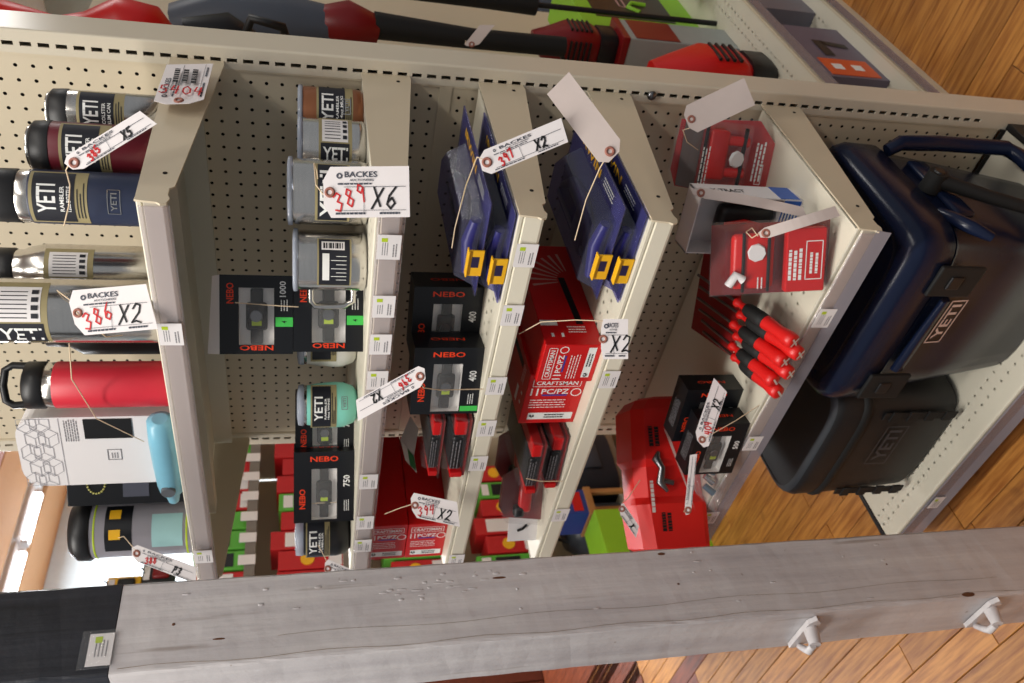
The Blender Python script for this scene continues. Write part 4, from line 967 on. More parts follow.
b = B(); b.loft([superell(16.3, 13.7, e=7, z=13.5), superell(16.8, 14.2, e=7, z=13.7), superell(16.9, 14.3, e=7, z=16.0), superell(16.5, 13.9, e=7, z=16.7), superell(15.6, 13.0, e=7, z=17.1), superell(14.8, 12.2, e=6, z=17.2), superell(13.6, 11.2, e=6, z=17.0)]); b.build('lid', NAVYC, t)
for x in (-5.6, 5.0):
    b = B(); b.box(x, -7.15, 12.6, 2.6, .35, 3.6, .12); lt = b.build('latch', RUBBER, t)
    B().box(x, -7.38, 12.8, 1.1, .2, 1.0, .1).build('latch_keeper', BLACKP, lt)
b = B(); b.loft([[(x, -6.95+.0, 12.9-(.3 if abs(x) < 3.4 else 0)), (x, -7.35, 12.6), (x, -7.2, 11.9), (x, -6.6, 11.7)] for x in (-3.9, -3.4, 2.6, 3.2)]); b.build('front_ridge', NAVYC, t)
# side ledge, pivot and webbing/rotomoulded handle towards the aisle end
b = B(); b.tube([(8.3, 4.6, 13.2), (8.9, 4.8, 12.2), (9.1, 4.8, 9), (9.1, 4.8, 2.6), (9.0, 3.8, 1.8), (8.9, -3.8, 1.8), (8.9, -4.8, 2.6)], [.5, .6, .62, .62, .6, .6, .5], 10); b.build('carry_handle', NAVYC, t)
b = B(); b.tube([(8.9, -.4, 12.0), (8.9, -2.2, 9.0), (8.9, -4.6, 4.0), (8.9, -4.8, 2.2)], [.55, .5, .45, .4], 10); b.build('strap', RUBBER, t)
B().cyl((8.0, -.2, 12.2), (9.5, -.2, 12.2), .8, .7, 16).build('handle_pivot', RUBBER, t)
B().cyl((9.5, -.2, 12.2), (9.62, -.2, 12.2), .42, .36, 12).build('pivot_cap', BLACKP, t)
b = B(); b.tube([(7.9, -3.0, 13.0), (8.3, -4.4, 12.9), (8.5, -5.6, 12.4), (8.3, -6.4, 11.2)], [.4, .5, .5, .35], 8); b.build('corner_ridge', NAVYC, t)
b = B(); b.box(8.05, 0, 11.2, .5, 7.0, 1.6, .2); b.build('side_ledge', NAVYC, t)
b = B(); b.outline((1.1, -7.02, 10.9), X3, Z3+Y3*-.09, 4.2, 1.5, .12, .03); b.text('YETI', (1.1, -7.02, 10.9), X3, Z3+Y3*-.09, 3.4, .85, .03); b.build('logo_badge', mat('pale_gold_badge', (196, 170, 160), .4), t)
B().rect((1.1, -6.99, 10.9), X3, Z3+Y3*-.09, 4.2, 1.5, .02).build('badge_field', mat('dark_badge_field', (20, 16, 20), .4), t)
for x in (-5.2, 5.2): B().box(x, -4.2, .3, 1.8, 1.0, .6, .2).build('rubber_foot', RUBBER, t)

FAB = mat('black_coated_fabric', (24, 24, 26), .55, bump=.12, bscale=700)
FABG = mat('charcoal_trim_fabric', (56, 60, 66), .5)
t = thing('soft_cooler', 'black zippered soft cooler with grey lettering on the bottom deck', 'cooler', (-26.2, -8.5, -74.2), 2)
b = B(); b.loft([superell(12.0, 9.0, e=5, z=.1), superell(12.9, 9.9, e=5, z=.9), superell(13.4, 10.4, e=5, z=5), superell(13.6, 10.8, e=5, z=9.6)]); b.build('body', FAB, t)
b = B(); b.loft([superell(13.6, 10.8, e=5, z=9.55), superell(14.0, 11.2, e=5, z=9.8), superell(14.0, 11.2, e=5, z=10.2), superell(13.6, 10.8, e=5, z=10.4)]); b.build('zip_track', RUBBER, t)
b = B(); b.loft([superell(13.6, 10.8, e=5, z=10.4), superell(13.7, 10.9, e=5, z=12.2), superell(13.2, 10.4, e=5, z=12.9), superell(12.4, 9.6, e=5, z=13.1)]); b.build('flip_lid', FAB, t)
B().loft([superell(13.3, 10.5, e=5, z=12.85), superell(12.9, 10.1, e=5, z=13.12), superell(12.3, 9.5, e=5, z=13.16)], False).build('lid_piping', FABG, t)
B().text('YETI', (1.4, -5.40, 6.3), X3, Z3, 4.0, 1.3, .05).build('lettering', FABG, t)
B().outline((1.4, -5.38, 6.3), X3, Z3, 5.0, 2.2, .1, .05).build('logo_frame', FABG, t)
for x in (5.0, -5.2):
    B().box(x, -5.22, 4.6, .8, .12, 7.4, .03).build('webbing_strap', RUBBER, t)
    for i in range(4): B().box(x, -5.3, 1.8+i*1.8, 1.1, .22, .9, .05).build('webbing_loop', RUBBER, t)
b = B(); b.tube([(-6.9, -3, 9.0), (-7.3, -2.6, 7.8), (-7.3, 2.6, 7.8), (-6.9, 3, 9.0)], .35, 8); b.build('side_handle', FAB, t)

# ================================================================== string tags
DIG = {'0': [[(.5, 1), (.15, .75), (.1, .3), (.45, 0), (.85, .25), (.85, .7), (.5, 1)]], '1': [[(.5, 1), (.45, 0)]],
       '2': [[(.1, .75), (.35, 1), (.75, .9), (.7, .55), (.1, .05), (.5, .12), (.95, .02)]],
       '3': [[(.1, .85), (.5, 1), (.8, .8), (.4, .55), (.8, .35), (.5, 0), (.05, .15)]], '4': [[(.3, 1), (.1, .45), (.85, .5)], [(.75, 1), (.6, 0)]],
       '5': [[(.85, 1), (.25, .95), (.2, .55), (.7, .55), (.8, .2), (.4, 0), (.1, .1)]], '6': [[(.7, 1), (.25, .6), (.15, .2), (.5, 0), (.8, .25), (.5, .5), (.2, .3)]],
       '7': [[(.1, .9), (.9, 1), (.35, 0)]], '8': [[(.75, .8), (.4, 1), (.2, .75), (.8, .3), (.5, 0), (.15, .25), (.75, .8)]],
       '9': [[(.8, .75), (.4, 1), (.2, .7), (.5, .5), (.8, .75), (.6, 0)]], 'A': [[(.05, 0), (.5, 1), (.85, 0)], [(.2, .4), (.75, .4)]],
       'X': [[(.05, 1), (.8, .1)], [(.85, .95), (.1, 0)]], 'P': [[(.2, 0), (.3, 1)], [(.1, .9), (.8, .95), (.75, .55), (.25, .45)]], ' ': []}
def write(b, st, c, rd, ud, h, th, slant=.15):
    x = -len(st)*.5*.62*h
    for ch in st:
        b.stroke([[(px*.55+py*slant, py-.5) for px, py in ln] for ln in DIG[ch]], Vector(c)+Vector(rd).normalized()*x, rd, ud, h, th); x += h*.66
def tag(label, O, L, Wd, red, blk, front=True, curl=.0, strings=(), flip=False, rot_red=None):
    O, L, Wd = Vector(O), Vector(L), Vector(Wd)
    t = thing('string_tag', label, 'tag', tuple(O), 0, 'auction tags tied on with elastic string')
    rd = L.normalized(); ud = -(Wd-rd*Wd.dot(rd)).normalized(); nn = rd.cross(ud)
    n = 10; lo, hi = [], []
    def P(u, v, off=0.0):
        k = curl*math.sin(PI*u)
        return L*u+Wd*v+nn*(k+off)
    top = []; bot = []
    for i in range(n+1):
        u = i/n; ins = max(0, .22-u*2.6) if u < .085 else 0
        top.append((u, ins)); bot.append((u, 1-ins))
    top[0] = (0, .26); bot[0] = (0, .74); top[1] = (.085, 0.0); bot[1] = (.085, 1.0)
    b = B(); vs = []; fs = []
    for (a, c) in zip(top, bot): vs += [P(a[0], a[1], .015), P(c[0], c[1], .015), P(a[0], a[1], -.015), P(c[0], c[1], -.015)]
    for i in range(n):
        o = 4*i; fs += [(o, o+1, o+5, o+4), (o+2, o+6, o+7, o+3), (o, o+4, o+6, o+2), (o+1, o+3, o+7, o+5)]
    fs += [(0, 2, 3, 1), (4*n, 4*n+1, 4*n+3, 4*n+2)]
    b.add(vs, fs); b.build('tag_card', TAGW if front else MANILA, t)
    hc = P(.075, .5); ring = [hc+nn*.02+(rd*math.cos(2*PI*k/16)+ud*math.sin(2*PI*k/16))*.2 for k in range(17)]
    B().tube(ring, .085, 6).build('eyelet', EYELET, t)
    ln = L.length; wd = Wd.length
    if front:
        of = .05+abs(curl)*0
        def at_(u, v): return P(u, v, .05)
        p = B()
        if curl < .2:
            p.text('BACKES', at_(.44, .155), rd, ud, ln*.38, wd*.115); p.text('AUCTIONEERS', at_(.45, .265), rd, ud, ln*.28, wd*.045)
            p.lines(at_(.42, .34), rd, ud, ln*.5, wd*.04, 1, th=.8); p.rect(at_(.6, .40), rd, ud, ln*.72, .025); p.rect(at_(.47, .68), ud, -rd, wd*.5, .02)
            p.lines(at_(.36, .92), rd, ud, ln*.44, wd*.05, 1, th=.8); p.lines(at_(.8, .92), rd, ud, ln*.3, wd*.05, 1, th=.8); p.rect(at_(.56, .86), rd, ud, ln*.8, .02)
            cc = at_(.19, .18)
            for k in range(10):
                a0, a1 = 2*PI*k/10, 2*PI*(k+1)/10; Q = lambda a, r_: cc+rd*r_*math.cos(a)+ud*r_*math.sin(a)
                p.add([Q(a0, wd*.03), Q(a1, wd*.03), Q(a1, wd*.06), Q(a0, wd*.06)], [(0, 1, 2, 3)])
        p.build('printed_lettering', mat('tag_print_dark', (62, 66, 78), .6), t)
        if red: 
            q = B(); rr = rd if rot_red is None else Vector(rot_red[0]); uu = ud if rot_red is None else Vector(rot_red[1])
            c = at_(.29, .62)
            if rot_red is None: rr = (rd*.9+ud*.35).normalized(); uu = (ud*.9-rd*.35).normalized()
            write(q, red, c, rr, uu, wd*.36, .085); q.build('red_handwriting', INKRED, t)
        if blk: q = B(); write(q, blk, at_(.70, .62), rd, ud, wd*.42, .10); q.build('black_handwriting', INK, t)
    for st in strings:
        B().tube([Vector(p)-O for p in st], .035, 6).build('string', STRING, t)
    return t
tag('white tag numbered 389 and marked X6, square on over the steel mugs', (2.58, -16.27, -18.46), (0.77, -0.73, -4.20), (-1.85, -1.78, -0.05), '389', 'X6', strings=[[(1.48, -17.38, -18.61), (1.01, -15.53, -18.14), (0.35, -12.37, -18.07), (-0.6, -11.6, -18.24), (-1.4, -11.2, -18.3)]])
tag('white tag numbered 386 and marked X2, beside the coral red bottle', (-7.36, -14.53, -4.66), (1.04, -0.52, -4.33), (-1.7, -1.85, -0.65), '386', 'X2', strings=[[(-8.10, -15.62, -5.33), (-8.05, -14.51, -4.74), (-9.06, -12.46, -3.47), (-9.8, -12.5, -3.4)], [(-8.10, -15.62, -5.33), (-9.6, -15.9, -6.6), (-10.4, -14.9, -7.2)]])
tag('white tag numbered 397 and marked X2, across the third shelf bracket', (3.64, -15.85, -26.29), (2.06, 0.49, -4.25), (-0.84, -0.93, -0.36), '397', 'X2', strings=[[(3.45, -16.18, -26.69), (3.49, -16.00, -26.29), (1.14, -15.05, -26.15), (-1.42, -15.52, -25.80), (-2.57, -15.88, -25.72)]])
tag('upside-down tag numbered 396 and marked X2, over the lip of the second shelf', (-11.69, -17.90, -24.94), (-2.39, -0.85, 4.12), (0.93, 0.93, 0.12), '396', 'X2', strings=[[(-11.63, -17.69, -24.51), (-12.25, -17.71, -24.89), (-13.26, -16.96, -26.11), (-13.45, -16.75, -29.09)]])
tag('blank side of a manila tag hanging over the clamp packs of shelf four', (3.94, -17.14, -32.84), (2.32, 3.22, 2.87), (1.04, 0.60, -1.12), '', '', front=False, strings=[[(4.57, -16.64, -33.14), (3.42, -16.28, -33.03), (1.51, -16.54, -32.63), (-1.33, -16.41, -32.68)]])
tag('white tag numbered 394 and marked X2, near the far red cartons of shelf three', (-24.96, -16.42, -25.22), (0.06, -1.13, -3.40), (-1.31, -1.33, -0.22), '394', 'X2', strings=[[(-25.57, -17.08, -25.44), (-26.37, -16.82, -24.56), (-28.59, -15.76, -23.65)]])
tag('white tag numbered 388 and marked P3, at the foot of the clear drum pack', (-30.78, -15.70, -5.21), (-0.48, -2.06, -4.60), (-0.91, -0.87, -0.00), '388', 'P3', strings=[[(-31.15, -16.16, -5.50), (-30.6, -15.2, -4.6), (-31.2, -14.9, -4.1)]])
tag('slanted white tag numbered 385 and marked X5, over the burgundy can cooler', (0.89, -14.17, -5.76), (2.44, 0.98, -3.86), (-0.32, -0.60, -0.82), '385', 'X5', strings=[[(0.87, -14.36, -6.24), (0.27, -14.10, -5.91), (-0.55, -14.19, -5.97), (-1.42, -14.71, -5.87), (-2.77, -14.69, -5.39)]])
tag('white tag with red 5404 taped on the topmost shelf bracket', (.6, -7.5, -9.2), (.0, 5.0, -.2), (0.25, .1, -2.7), '', '', strings=[])
q = B(); write(q, '5404', (0.35, 1.3, -1.4), (0, 0, -1), (0, 1, 0), .95, .10, 0); 
tg = [o for o in col.objects if o.get('label', '').endswith('topmost shelf bracket')][0]
q.build('red_handwriting', INKRED, tg); q = B(); q.lines((0.36, 3.3, -1.5), (0, 1, 0), (0, 0, 1), 2.2, 1.5, 3, th=.6); q.build('black_handwriting', INK, tg)
tag('white tag marked X2 half hidden behind the upright red socket carton', (-6.89, -17.02, -35.54), (0.29, -0.30, -1.64), (-1.81, -1.73, -0.00), '', 'X2', strings=[[(-6.96, -17.12, -35.66), (-7.34, -16.63, -34.03), (-8.31, -15.77, -32.18), (-9.76, -15.35, -31.08)]])
tag('white tag numbered 404 and marked X2, lying over the 500 cartons', (-18.76, -17.02, -46.00), (3.47, 2.80, -1.45), (-0.60, -0.90, -0.95), '404', 'X2', strings=[[(-18.88, -17.32, -46.51), (-18.36, -17.10, -47.31), (-17.71, -16.44, -49.25), (-16.78, -15.60, -51.42)]])
tag('blank back of a white tag above the standing red clamshell', (1.56, -4.91, -42.37), (2.20, 0.65, -4.15), (-1.20, -1.40, -0.73), '', '', front=False, strings=[[(0.76, -5.95, -43.16), (0.27, -5.55, -42.72), (-0.50, -5.75, -43.21), (-1.24, -5.44, -44.42)]])
tag('small white tag dangling over the big red moulded case', (-27.88, -16.13, -43.00), (-1.25, -1.67, -1.36), (-0.76, -0.64, 0.24), '', 'X', strings=[[(-28.00, -16.24, -43.00), (-27.77, -15.94, -43.56), (-27.14, -14.64, -44.83)]])
tag('white tag seen nearly edge-on between the red case and the 500 cartons', (-24.70, -19.91, -46.17), (3.45, 3.14, -0.45), (0.15, -0.04, -0.53), '', '', strings=[[(-24.53, -19.74, -46.17), (-24.26, -18.38, -47.08), (-24.11, -17.07, -47.84)]])
tag('curled white tag at the foot of the black tumbler', (-32.30, -17.02, -19.15), (-0.41, -1.38, -2.81), (-1.08, -1.03, -0.00), '', '', strings=[[(-32.60, -17.39, -19.38), (-32.89, -16.09, -18.95), (-33.43, -15.08, -18.65)]])
tag('curled white tag over the white and blue carton', (-1.68, -9.48, -42.51), (0.27, -2.30, -7.32), (-0.49, -0.55, -0.26), '', '', front=False, curl=.5, strings=[[(-1.82, -9.71, -42.77), (-2.55, -9.27, -43.62)]])
tag('curled white tag over the screwdriver clamshell', (-1.22, -14.89, -44.99), (1.91, 0.18, -4.73), (-0.40, -0.49, -0.30), '', '', front=False, curl=.4, strings=[[(-1.32, -15.05, -45.17), (-1.63, -15.18, -44.68), (-1.84, -14.26, -44.74), (-1.70, -14.00, -45.21), (-1.74, -14.79, -45.31)]])

def band(name, pts, label):
    t = thing('elastic_string', label, 'string', pts[0], 0)
    B().tube([Vector(p)-Vector(pts[0]) for p in pts], .035, 6).build('cord', STRING, t)
band('a', [(-9.67, -12.7, -13.4), (-9.6, -12.95, -15.04), (-9.7, -13.0, -17.2)], 'thin string round the front of the upper 1000 carton')
band('b', [(-28.3, -14.7, -17.0), (-28.1, -14.8, -18.71), (-28.2, -14.75, -21.1)], 'thin string round the front of the 750 carton')
band('c', [(-23.9, -16.4, -34.0), (-24.2, -16.5, -35.2), (-24.3, -16.5, -37.0)], 'thin string round the stacked tool blister packs on the fourth shelf')
band('d', [(-12.0, -13.9, -3.9), (-13.97, -15.0, -3.9), (-15.8, -14.3, -3.90), (-18.29, -14.4, -4.51), (-20.5, -14.6, -7.13)], 'thin string looped round the coral red bottle to the white carton')

# ================================================================== goods and shelving behind the display (seen past the upright)
for nm, z, zz in (('rear_deck', -74.4, 0), ('rear_tray', -63.4, 1)):
    b = B()
    holes_panel(b, -19, -3.2, 3.5, 63.5, z, 16, 60, lambda i, k: i in (13, 14), r=.12, axis='z')
    b.box(-11.1, 33.5, z-.5, 15.8, 60, .7); o = thing('rear_'+('shelf' if zz else 'deck'), 'cream metal %s with clear price strip behind the display, seen past its upright' % ('upper shelf' if zz else 'bottom deck'), 'shelf', (-11, 33.5, z-.8)); b.build('tray', SHELFM, o, True)
    if not zz: B().box(-4.2, 33.5, -77.6, .3, 60, 4.6).build('kick_plate', CREAM, o, True); B().box(-3.1, 5.0, -74.3, 1.6, 1.2, 2.4, .05).build('corner_guard', mat('dark_navy_guard', (20, 28, 46), .5), o, True)
    B().box(-3.0, 33.5, z-.75, .25, 60, 1.5).build('front_lip', CREAM, o, True)
    B().box(-2.7, 33.5, z-.8, .06, 60, 1.3).build('price_strip', CLEARS, o, True)
solo(B().box(0, 0, 43.5, .2, 61, 87), 'divider_panel', CREAM, 'tall cream divider panel along the shelves behind the display', 'panel', (-19.4, 33, -80))
# orange topped drill carton
t = thing('drill_carton', 'orange and grey drill carton with a tool picture on the rear bottom deck', 'box', (-7.6, 22.0, -74.4), 0)
B().box(0, 0, 3.6, 6.6, 12, 7.2, .05).build('carton', mat('grey_violet_card', (104, 96, 112), .5), t)
B().box(0, 0, 7.3, 6.7, 12.1, .3, .05).build('orange_lid', mat('orange_card', (214, 90, 40), .5), t)
B().box(3.33, -3.8, 3.6, .06, 3.6, 5.6).build('orange_panel', mat('orange_card', (214, 90, 40), .5), t)
b = B(); b.rect((3.38, .6, 4.4), Y3, Z3, 3.6, 1.2); b.rect((3.38, 1.6, 2.6), Y3, Z3+Y3*.2, 1.0, 2.8); b.build('drill_picture', BLACKP, t)
b = B(); b.rect((3.38, -3.8, 4.9), Y3, Z3, 1.2, 1.2); b.rect((3.38, -3.8, 2.6), Y3, Z3, 1.2, 1.2); b.build('round_mark', WHITEI, t)
t = thing('grey_carton', 'grey printed carton farther along the rear bottom deck', 'box', (-8.0, 40.0, -74.4), 0)
B().box(0, 0, 4, 7, 14, 8, .05).build('carton', mat('grey_card', (110, 108, 118), .5), t); B().box(0, 0, 8.05, 6, 12, .1).build('pink_panel', mat('dull_red_card', (130, 60, 60), .5), t)
t = thing('brown_carton', 'small brown carton with black edge on the rear shelf', 'box', (-7.5, 10.2, -63.4), 8)
B().box(0, 0, 1.0, 3.4, 4.0, 2.0, .04).build('carton', mat('brown_card', (150, 118, 84), .7), t); B().box(2.0, .1, .7, .6, 3.8, 1.4, .1).build('black_edge', BLACKP, t); B().box(-1.5, -1.9, 1.6, 1.2, .6, 1.4, .04).build('white_end', WHITEC, t)
# red engine with vents
def engine(label, x, y, z, rz, sc, tone, fins):
    t = thing('power_tool_engine', label, 'power tool', (x, y, z), rz)
    b = B(); b.loft([superell(5.4*sc, 4.6*sc, 20, 4, z=.0), superell(6.6*sc, 5.6*sc, 20, 4, z=1.4*sc), superell(6.8*sc, 5.6*sc, 20, 4, z=5*sc), superell(4.6*sc, 4.4*sc, 20, 3, z=8*sc), superell(1.8*sc, 2.4*sc, 20, 3, .6, z=10*sc)]); b.build('housing', tone, t)
    for i in range(fins):
        B().box(3.35*sc, -.2, (1.8+i*.75)*sc, .3, 3.6*sc, .28*sc, .04).build('vent_slot', BLACKP, t)
        B().box(.2, -2.85*sc, (1.8+i*.75)*sc, 3.4*sc, .3, .28*sc, .04).build('vent_slot', BLACKP, t)
    B().loft([superell(5.6*sc, 4.8*sc, 16, 4, z=-2.6*sc), superell(6.2*sc, 5.2*sc, 16, 4, z=-2.0*sc), superell(6.2*sc, 5.2*sc, 16, 4, z=.2*sc)]).build('battery_base', BLACKP, t)
    return t
engine('bright red vented power head standing on the rear shelf', -8.0, 20.2, -60.8, 0, 1.0, REDP, 4)
engine('dark red finned power head farther up behind the upright', -9.6, 29.6, -48.0, 0, .72, REDD, 5)
# green carton with black saw picture
t = thing('saw_carton', 'lime green and black chainsaw carton standing on the rear shelf', 'box', (-12.4, 41.8, -63.4), 0)
LG = mat('lime_card', (140, 196, 44), .5)
B().box(0, 0, 7.5, 6, 18, 15, .06).build('carton', LG, t)
B().box(3.03, 2.5, 8, .06, 12, 10).build('black_panel', BLACKB, t); B().box(0, -9.03, 8, 5.0, .06, 9).build('black_end', BLACKB, t)
b = B(); b.outline((3.08, 2.5, 8.8), Y3, Z3+Y3*.25, 5.4, 1.0, .22); b.build('saw_bar_picture', mat('pink_grey_print', (190, 150, 150), .5), t)
b = B(); b.tube([(3.1, -1.4, 7), (3.1, -.2, 8.2), (3.1, 1.2, 7.4), (3.1, 1.0, 5.6)], .3, 6); b.build('green_saw_picture', LG, t)
t = thing('black_shield', 'curled black plastic guard with a white round label leaning on the lime carton', 'guard', (-5.6, 40.6, -63.4), 0)
b = B()
rings = []
for k in range(9):
    a = -1.0+k*.26; rings.append([(3.2*math.cos(a)-1, 3.4*math.sin(a), z) for z in (0, 4.4)]+[(3.0*math.cos(a)-1, 3.2*math.sin(a), z) for z in (4.4, 0)])
b.loft(rings, True, False); b.build('guard', BLACKP, t); B().cyl((2.3, -.6, 2.6), (2.4, -.62, 2.6), .8, .8, 14).build('round_label', WHITEC, t)
# tall yard tools leaning behind the upright
def pole_tool(label, x, y, segs, extra=None):
    t = thing('yard_tool', label, 'yard tool', (x, y, -63.4), 0)
    for nm, m_, pts, r_ in segs: B().tube(pts, r_, 10).build(nm, m_, t)
    return t
GREYT = mat('blue_grey_tube', (74, 80, 92), .5); GREENT = mat('green_tool_plastic', (58, 110, 50), .5)
pole_tool('tall string trimmer with a red motor head at its top, behind the upright', -6.4, 15.8, [
    ('shaft', BLACKP, [(-2.4, 0, 0), (-2.4, 0, 44), (0, 0, 51), (0, 0, 57)], .5), ('red_motor_head', REDP, [(0, 0, 56), (.3, 0, 57.5), (.6, 0, 60), (.2, 0, 62.5), (.4, -1, 64.5), (.8, -.6, 68), (-.2, 0, 72)], [.8, 2.4, 2.6, 1.6, 1.3, 1.6, .6]),
    ('black_housing', BLACKP, [(0, .6, 50), (.4, .4, 52), (.4, 0, 55.4)], [1.2, 2.2, 1.6]), ('loop_handle', BLACKP, [(0, 0, 47), (2.4, -.8, 47.6), (2.8, -.6, 50), (0, 0, 51)], .4)])
pole_tool('leaf blower with a wide blue-grey tube and red collar, behind the upright', -8.4, 24.6, [
    ('blower_tube', GREYT, [(.6, 0, 42), (.2, 0, 47), (.2, 0, 53), (-1, 0, 57)], [1.8, 2.9, 3.0, 2.4]), ('red_collar', REDD, [(.6, 0, 39.5), (1.2, -.6, 42), (.8, 0, 44)], [1.6, 2.3, 1.8]),
    ('black_pipe', RUBBER, [(.8, 0, 20.5), (.8, 0, 30), (1.2, 0, 39.5)], [1.0, 1.0, 1.3]), ('stand_rod', BLACKP, [(-3.0, 0, 0), (-3.0, 0, 19), (.8, 0, 21)], .28)])
pole_tool('green hedge tool with a thick black foam pole, behind the upright', -7.4, 34.4, [
    ('foam_pole', RUBBER, [(0, 0, 21.5), (.2, 0, 27), (.2, 0, 36)], [1.15, 1.15, 1.0]), ('pole', BLACKP, [(0, 0, 0), (0, 0, 21.5)], .3), ('green_rail', GREENT, [(.6, 1.5, 30), (1.2, 2.6, 38), (1.8, 3.6, 44)], [.7, .8, .6]),
    ('black_grip', RUBBER, [(1.8, 4.4, 40), (1.8, 3.4, 44), (1.2, 4.6, 47)], [1.0, 1.4, 1.0]), ('red_clip', REDP, [(1.2, 1.6, 36), (1.4, 1.8, 38)], .8)])
tag('small blank white tag hanging on the foam pole behind the upright', (-5.90, 18.84, -31.54), (1.64, 1.05, -1.50), (0.23, -0.24, -1.32), '', '', front=False, strings=[[(-5.74, 18.93, -31.71), (-6.6, 21.6, -32.3), (-7.4, 23.5, -32.6)]])
t = thing('grey_red_package', 'grey carton with a red header under the dark red power head', 'box', (-9.6, 29.6, -63.4), 0)
B().box(0, 0, 6.5, 5, 5, 13, .1).build('carton', mat('pale_grey_card', (150, 156, 152), .5), t); B().box(0, 0, 13.1, 5.2, 5.2, .8, .1).build('red_header', REDD, t); B().box(2.55, 0, 9.5, .06, 4.6, 5).build('red_header', REDD, t)

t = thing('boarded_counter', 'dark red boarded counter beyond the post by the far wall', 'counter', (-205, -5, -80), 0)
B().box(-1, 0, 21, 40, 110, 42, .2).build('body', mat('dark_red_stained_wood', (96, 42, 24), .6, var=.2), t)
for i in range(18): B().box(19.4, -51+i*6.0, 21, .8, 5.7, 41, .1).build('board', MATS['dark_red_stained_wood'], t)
# far wall fixtures seen beyond, out of focus
far = thing('plank_rack', 'tan wooden plank rack standing far behind the display', 'rack', (-58, 150, -80))
TANW = mat('tan_rack_wood', (164, 118, 70), .7, var=.15)
for i, z in enumerate((12, 24, 36, 48)):
    for k in range(3): B().box(0, -9+k*9, z, 30, 7.5, 1.2, .1).build('plank', TANW, far)
for x in (-14, 14):
    for y in (-11, 11): B().box(x, y, 26, 2, 2, 52, .1).build('rack_post', TANW, far)
t = thing('green_cabinet', 'dark green cabinet far behind the display', 'cabinet', (-44, 128, -80), 0)
B().box(0, 0, 18, 16, 14, 36, .2).build('body', mat('dark_green_paint', (26, 62, 32), .5), t); B().box(0, -7.1, 18, 13, .3, 32, .1).build('door', mat('dark_green_paint', (26, 62, 32), .5), t); B().box(5, -7.4, 20, .5, .3, 3, .05).build('handle', STEELD, t)
for i, (x, y, z, sx, sy, sz, c1, lab) in enumerate([
        (-24, 76, -80, 15, 12, 17, (44, 84, 116), 'blue carton with an orange top on the floor far behind'),
        (-33, 100, -80, 14, 12, 22, (60, 70, 84), 'slate blue carton standing behind the orange-topped one'),
        (-50, 84, -80, 12, 10, 26, (176, 182, 176), 'pale grey carton beside the green cabinet'),
        (-90, 165, -80, 22, 14, 60, (150, 44, 40), 'tall red boarded display far behind the wooden rack'),
        (-60, 120, -80, 12, 10, 50, (200, 196, 196), 'tall white carton before the wooden rack')]):
    t = thing('far_carton', lab, 'box', (x, y, z), 12*i-20)
    B().box(0, 0, sz/2, sx, sy, sz, .1).build('carton', mat('far_card_%d' % i, c1, .5), t)
    B().box(0, 0, sz+.2, sx*.98, sy*.98, .4, .05).build('lid', mat('orange_card', (214, 90, 40), .5) if i == 0 else mat('far_card_%d' % i, c1, .5), t)
    B().box(0, -sy/2-.05, sz*.6, sx*.7, .1, sz*.3).build('printed_panel', WHITEC if i % 2 else mat('orange_card', (214, 90, 40), .5), t)

# ================================================================== shelving across the aisle (seen past the left upright)
solo(B().box(0, 0, 40, 1, 38, 80), 'back_panel', CREAM, 'cream back panel of the shelving across the next aisle', 'panel', (-106, 27, -80))
solo(B().box(0, 0, 40, 14, .3, 80), 'end_panel', CREAM, 'cream end panel of the shelving across the next aisle', 'panel', (-98.4, 46.4, -80))
for n_, z in zip(('topmost', 'second', 'third', 'fourth', 'bottom'), (-9, -24, -40, -56, -74)):
    sh = thing('aisle_shelf', '%s shelf across the next aisle' % n_ + (', with white tags on its rail, behind the upper mugs' if z == -9 else ''), 'shelf', (-98.4, 27, z))
    B().box(0, 0, 0, 14.2, 38, .8, .05).build('tray', SHELFM, sh)
    B().box(7.3, 0, -.4, .2, 38, 1.6).build('price_rail', mat('grey_rail', (120, 112, 104), .5), sh)
    if z in (-9, -40, -56):
        for i in range(8): B().box(7.6, 17-i*4.0, 0, .15, 1.7, 2.6, .05).build('rail_tag', WHITEC, sh)
rg = random.Random(21)
GRC = mat('green_card', (90, 170, 60), .5); REC = mat('red_pack_card', (186, 30, 34), .5); WHC = WHITEC
def pack(kind, x, y, z, sx, sy, sz):
    row = 'on the top shelf across the aisle' if z == -8.6 else 'on the second shelf across the aisle' if z == -23.6 else 'on the third shelf across the aisle' if z == -39.6 else 'on the fourth shelf across the aisle'
    if kind == 'r':
        t = thing('boxed_part', 'small red pack with yellow disc '+row, 'box', (x, y, z), 0, 'red disc packs '+row)
        B().box(0, 0, sz/2, sx, sy, sz, .1).build('carton', REC, t); B().cyl((sx/2, 0, sz*.55), (sx/2+.15, 0, sz*.55), sy*.32, sy*.32, 14).build('yellow_disc', YELLOW, t); B().box(sx/2+.06, 0, sz*.12, .1, sy*.8, sz*.2).build('white_strip', WHC, t)
    elif kind == 'g':
        t = thing('boxed_part', 'small green pack with black panel '+row, 'box', (x, y, z), 0, 'green packs '+row)
        B().box(0, 0, sz/2, sx, sy, sz, .1).build('carton', GRC, t); B().box(sx/2+.06, 0, sz*.5, .1, sy*.7, sz*.4).build('black_panel', BLACKB, t); B().box(sx/2+.1, 0, sz*.85, .1, sy*.7, sz*.15).build('white_strip', WHC, t)
    else:
        t = thing('boxed_part', 'white and red carton '+row, 'box', (x, y, z), 0, 'white and red cartons '+row)
        B().box(0, 0, sz/2, sx, sy, sz, .1).build('carton', REC, t); B().box(sx/2+.06, 0, sz*.5, .1, sy*.75, sz*.6).build('white_panel', WHC, t)
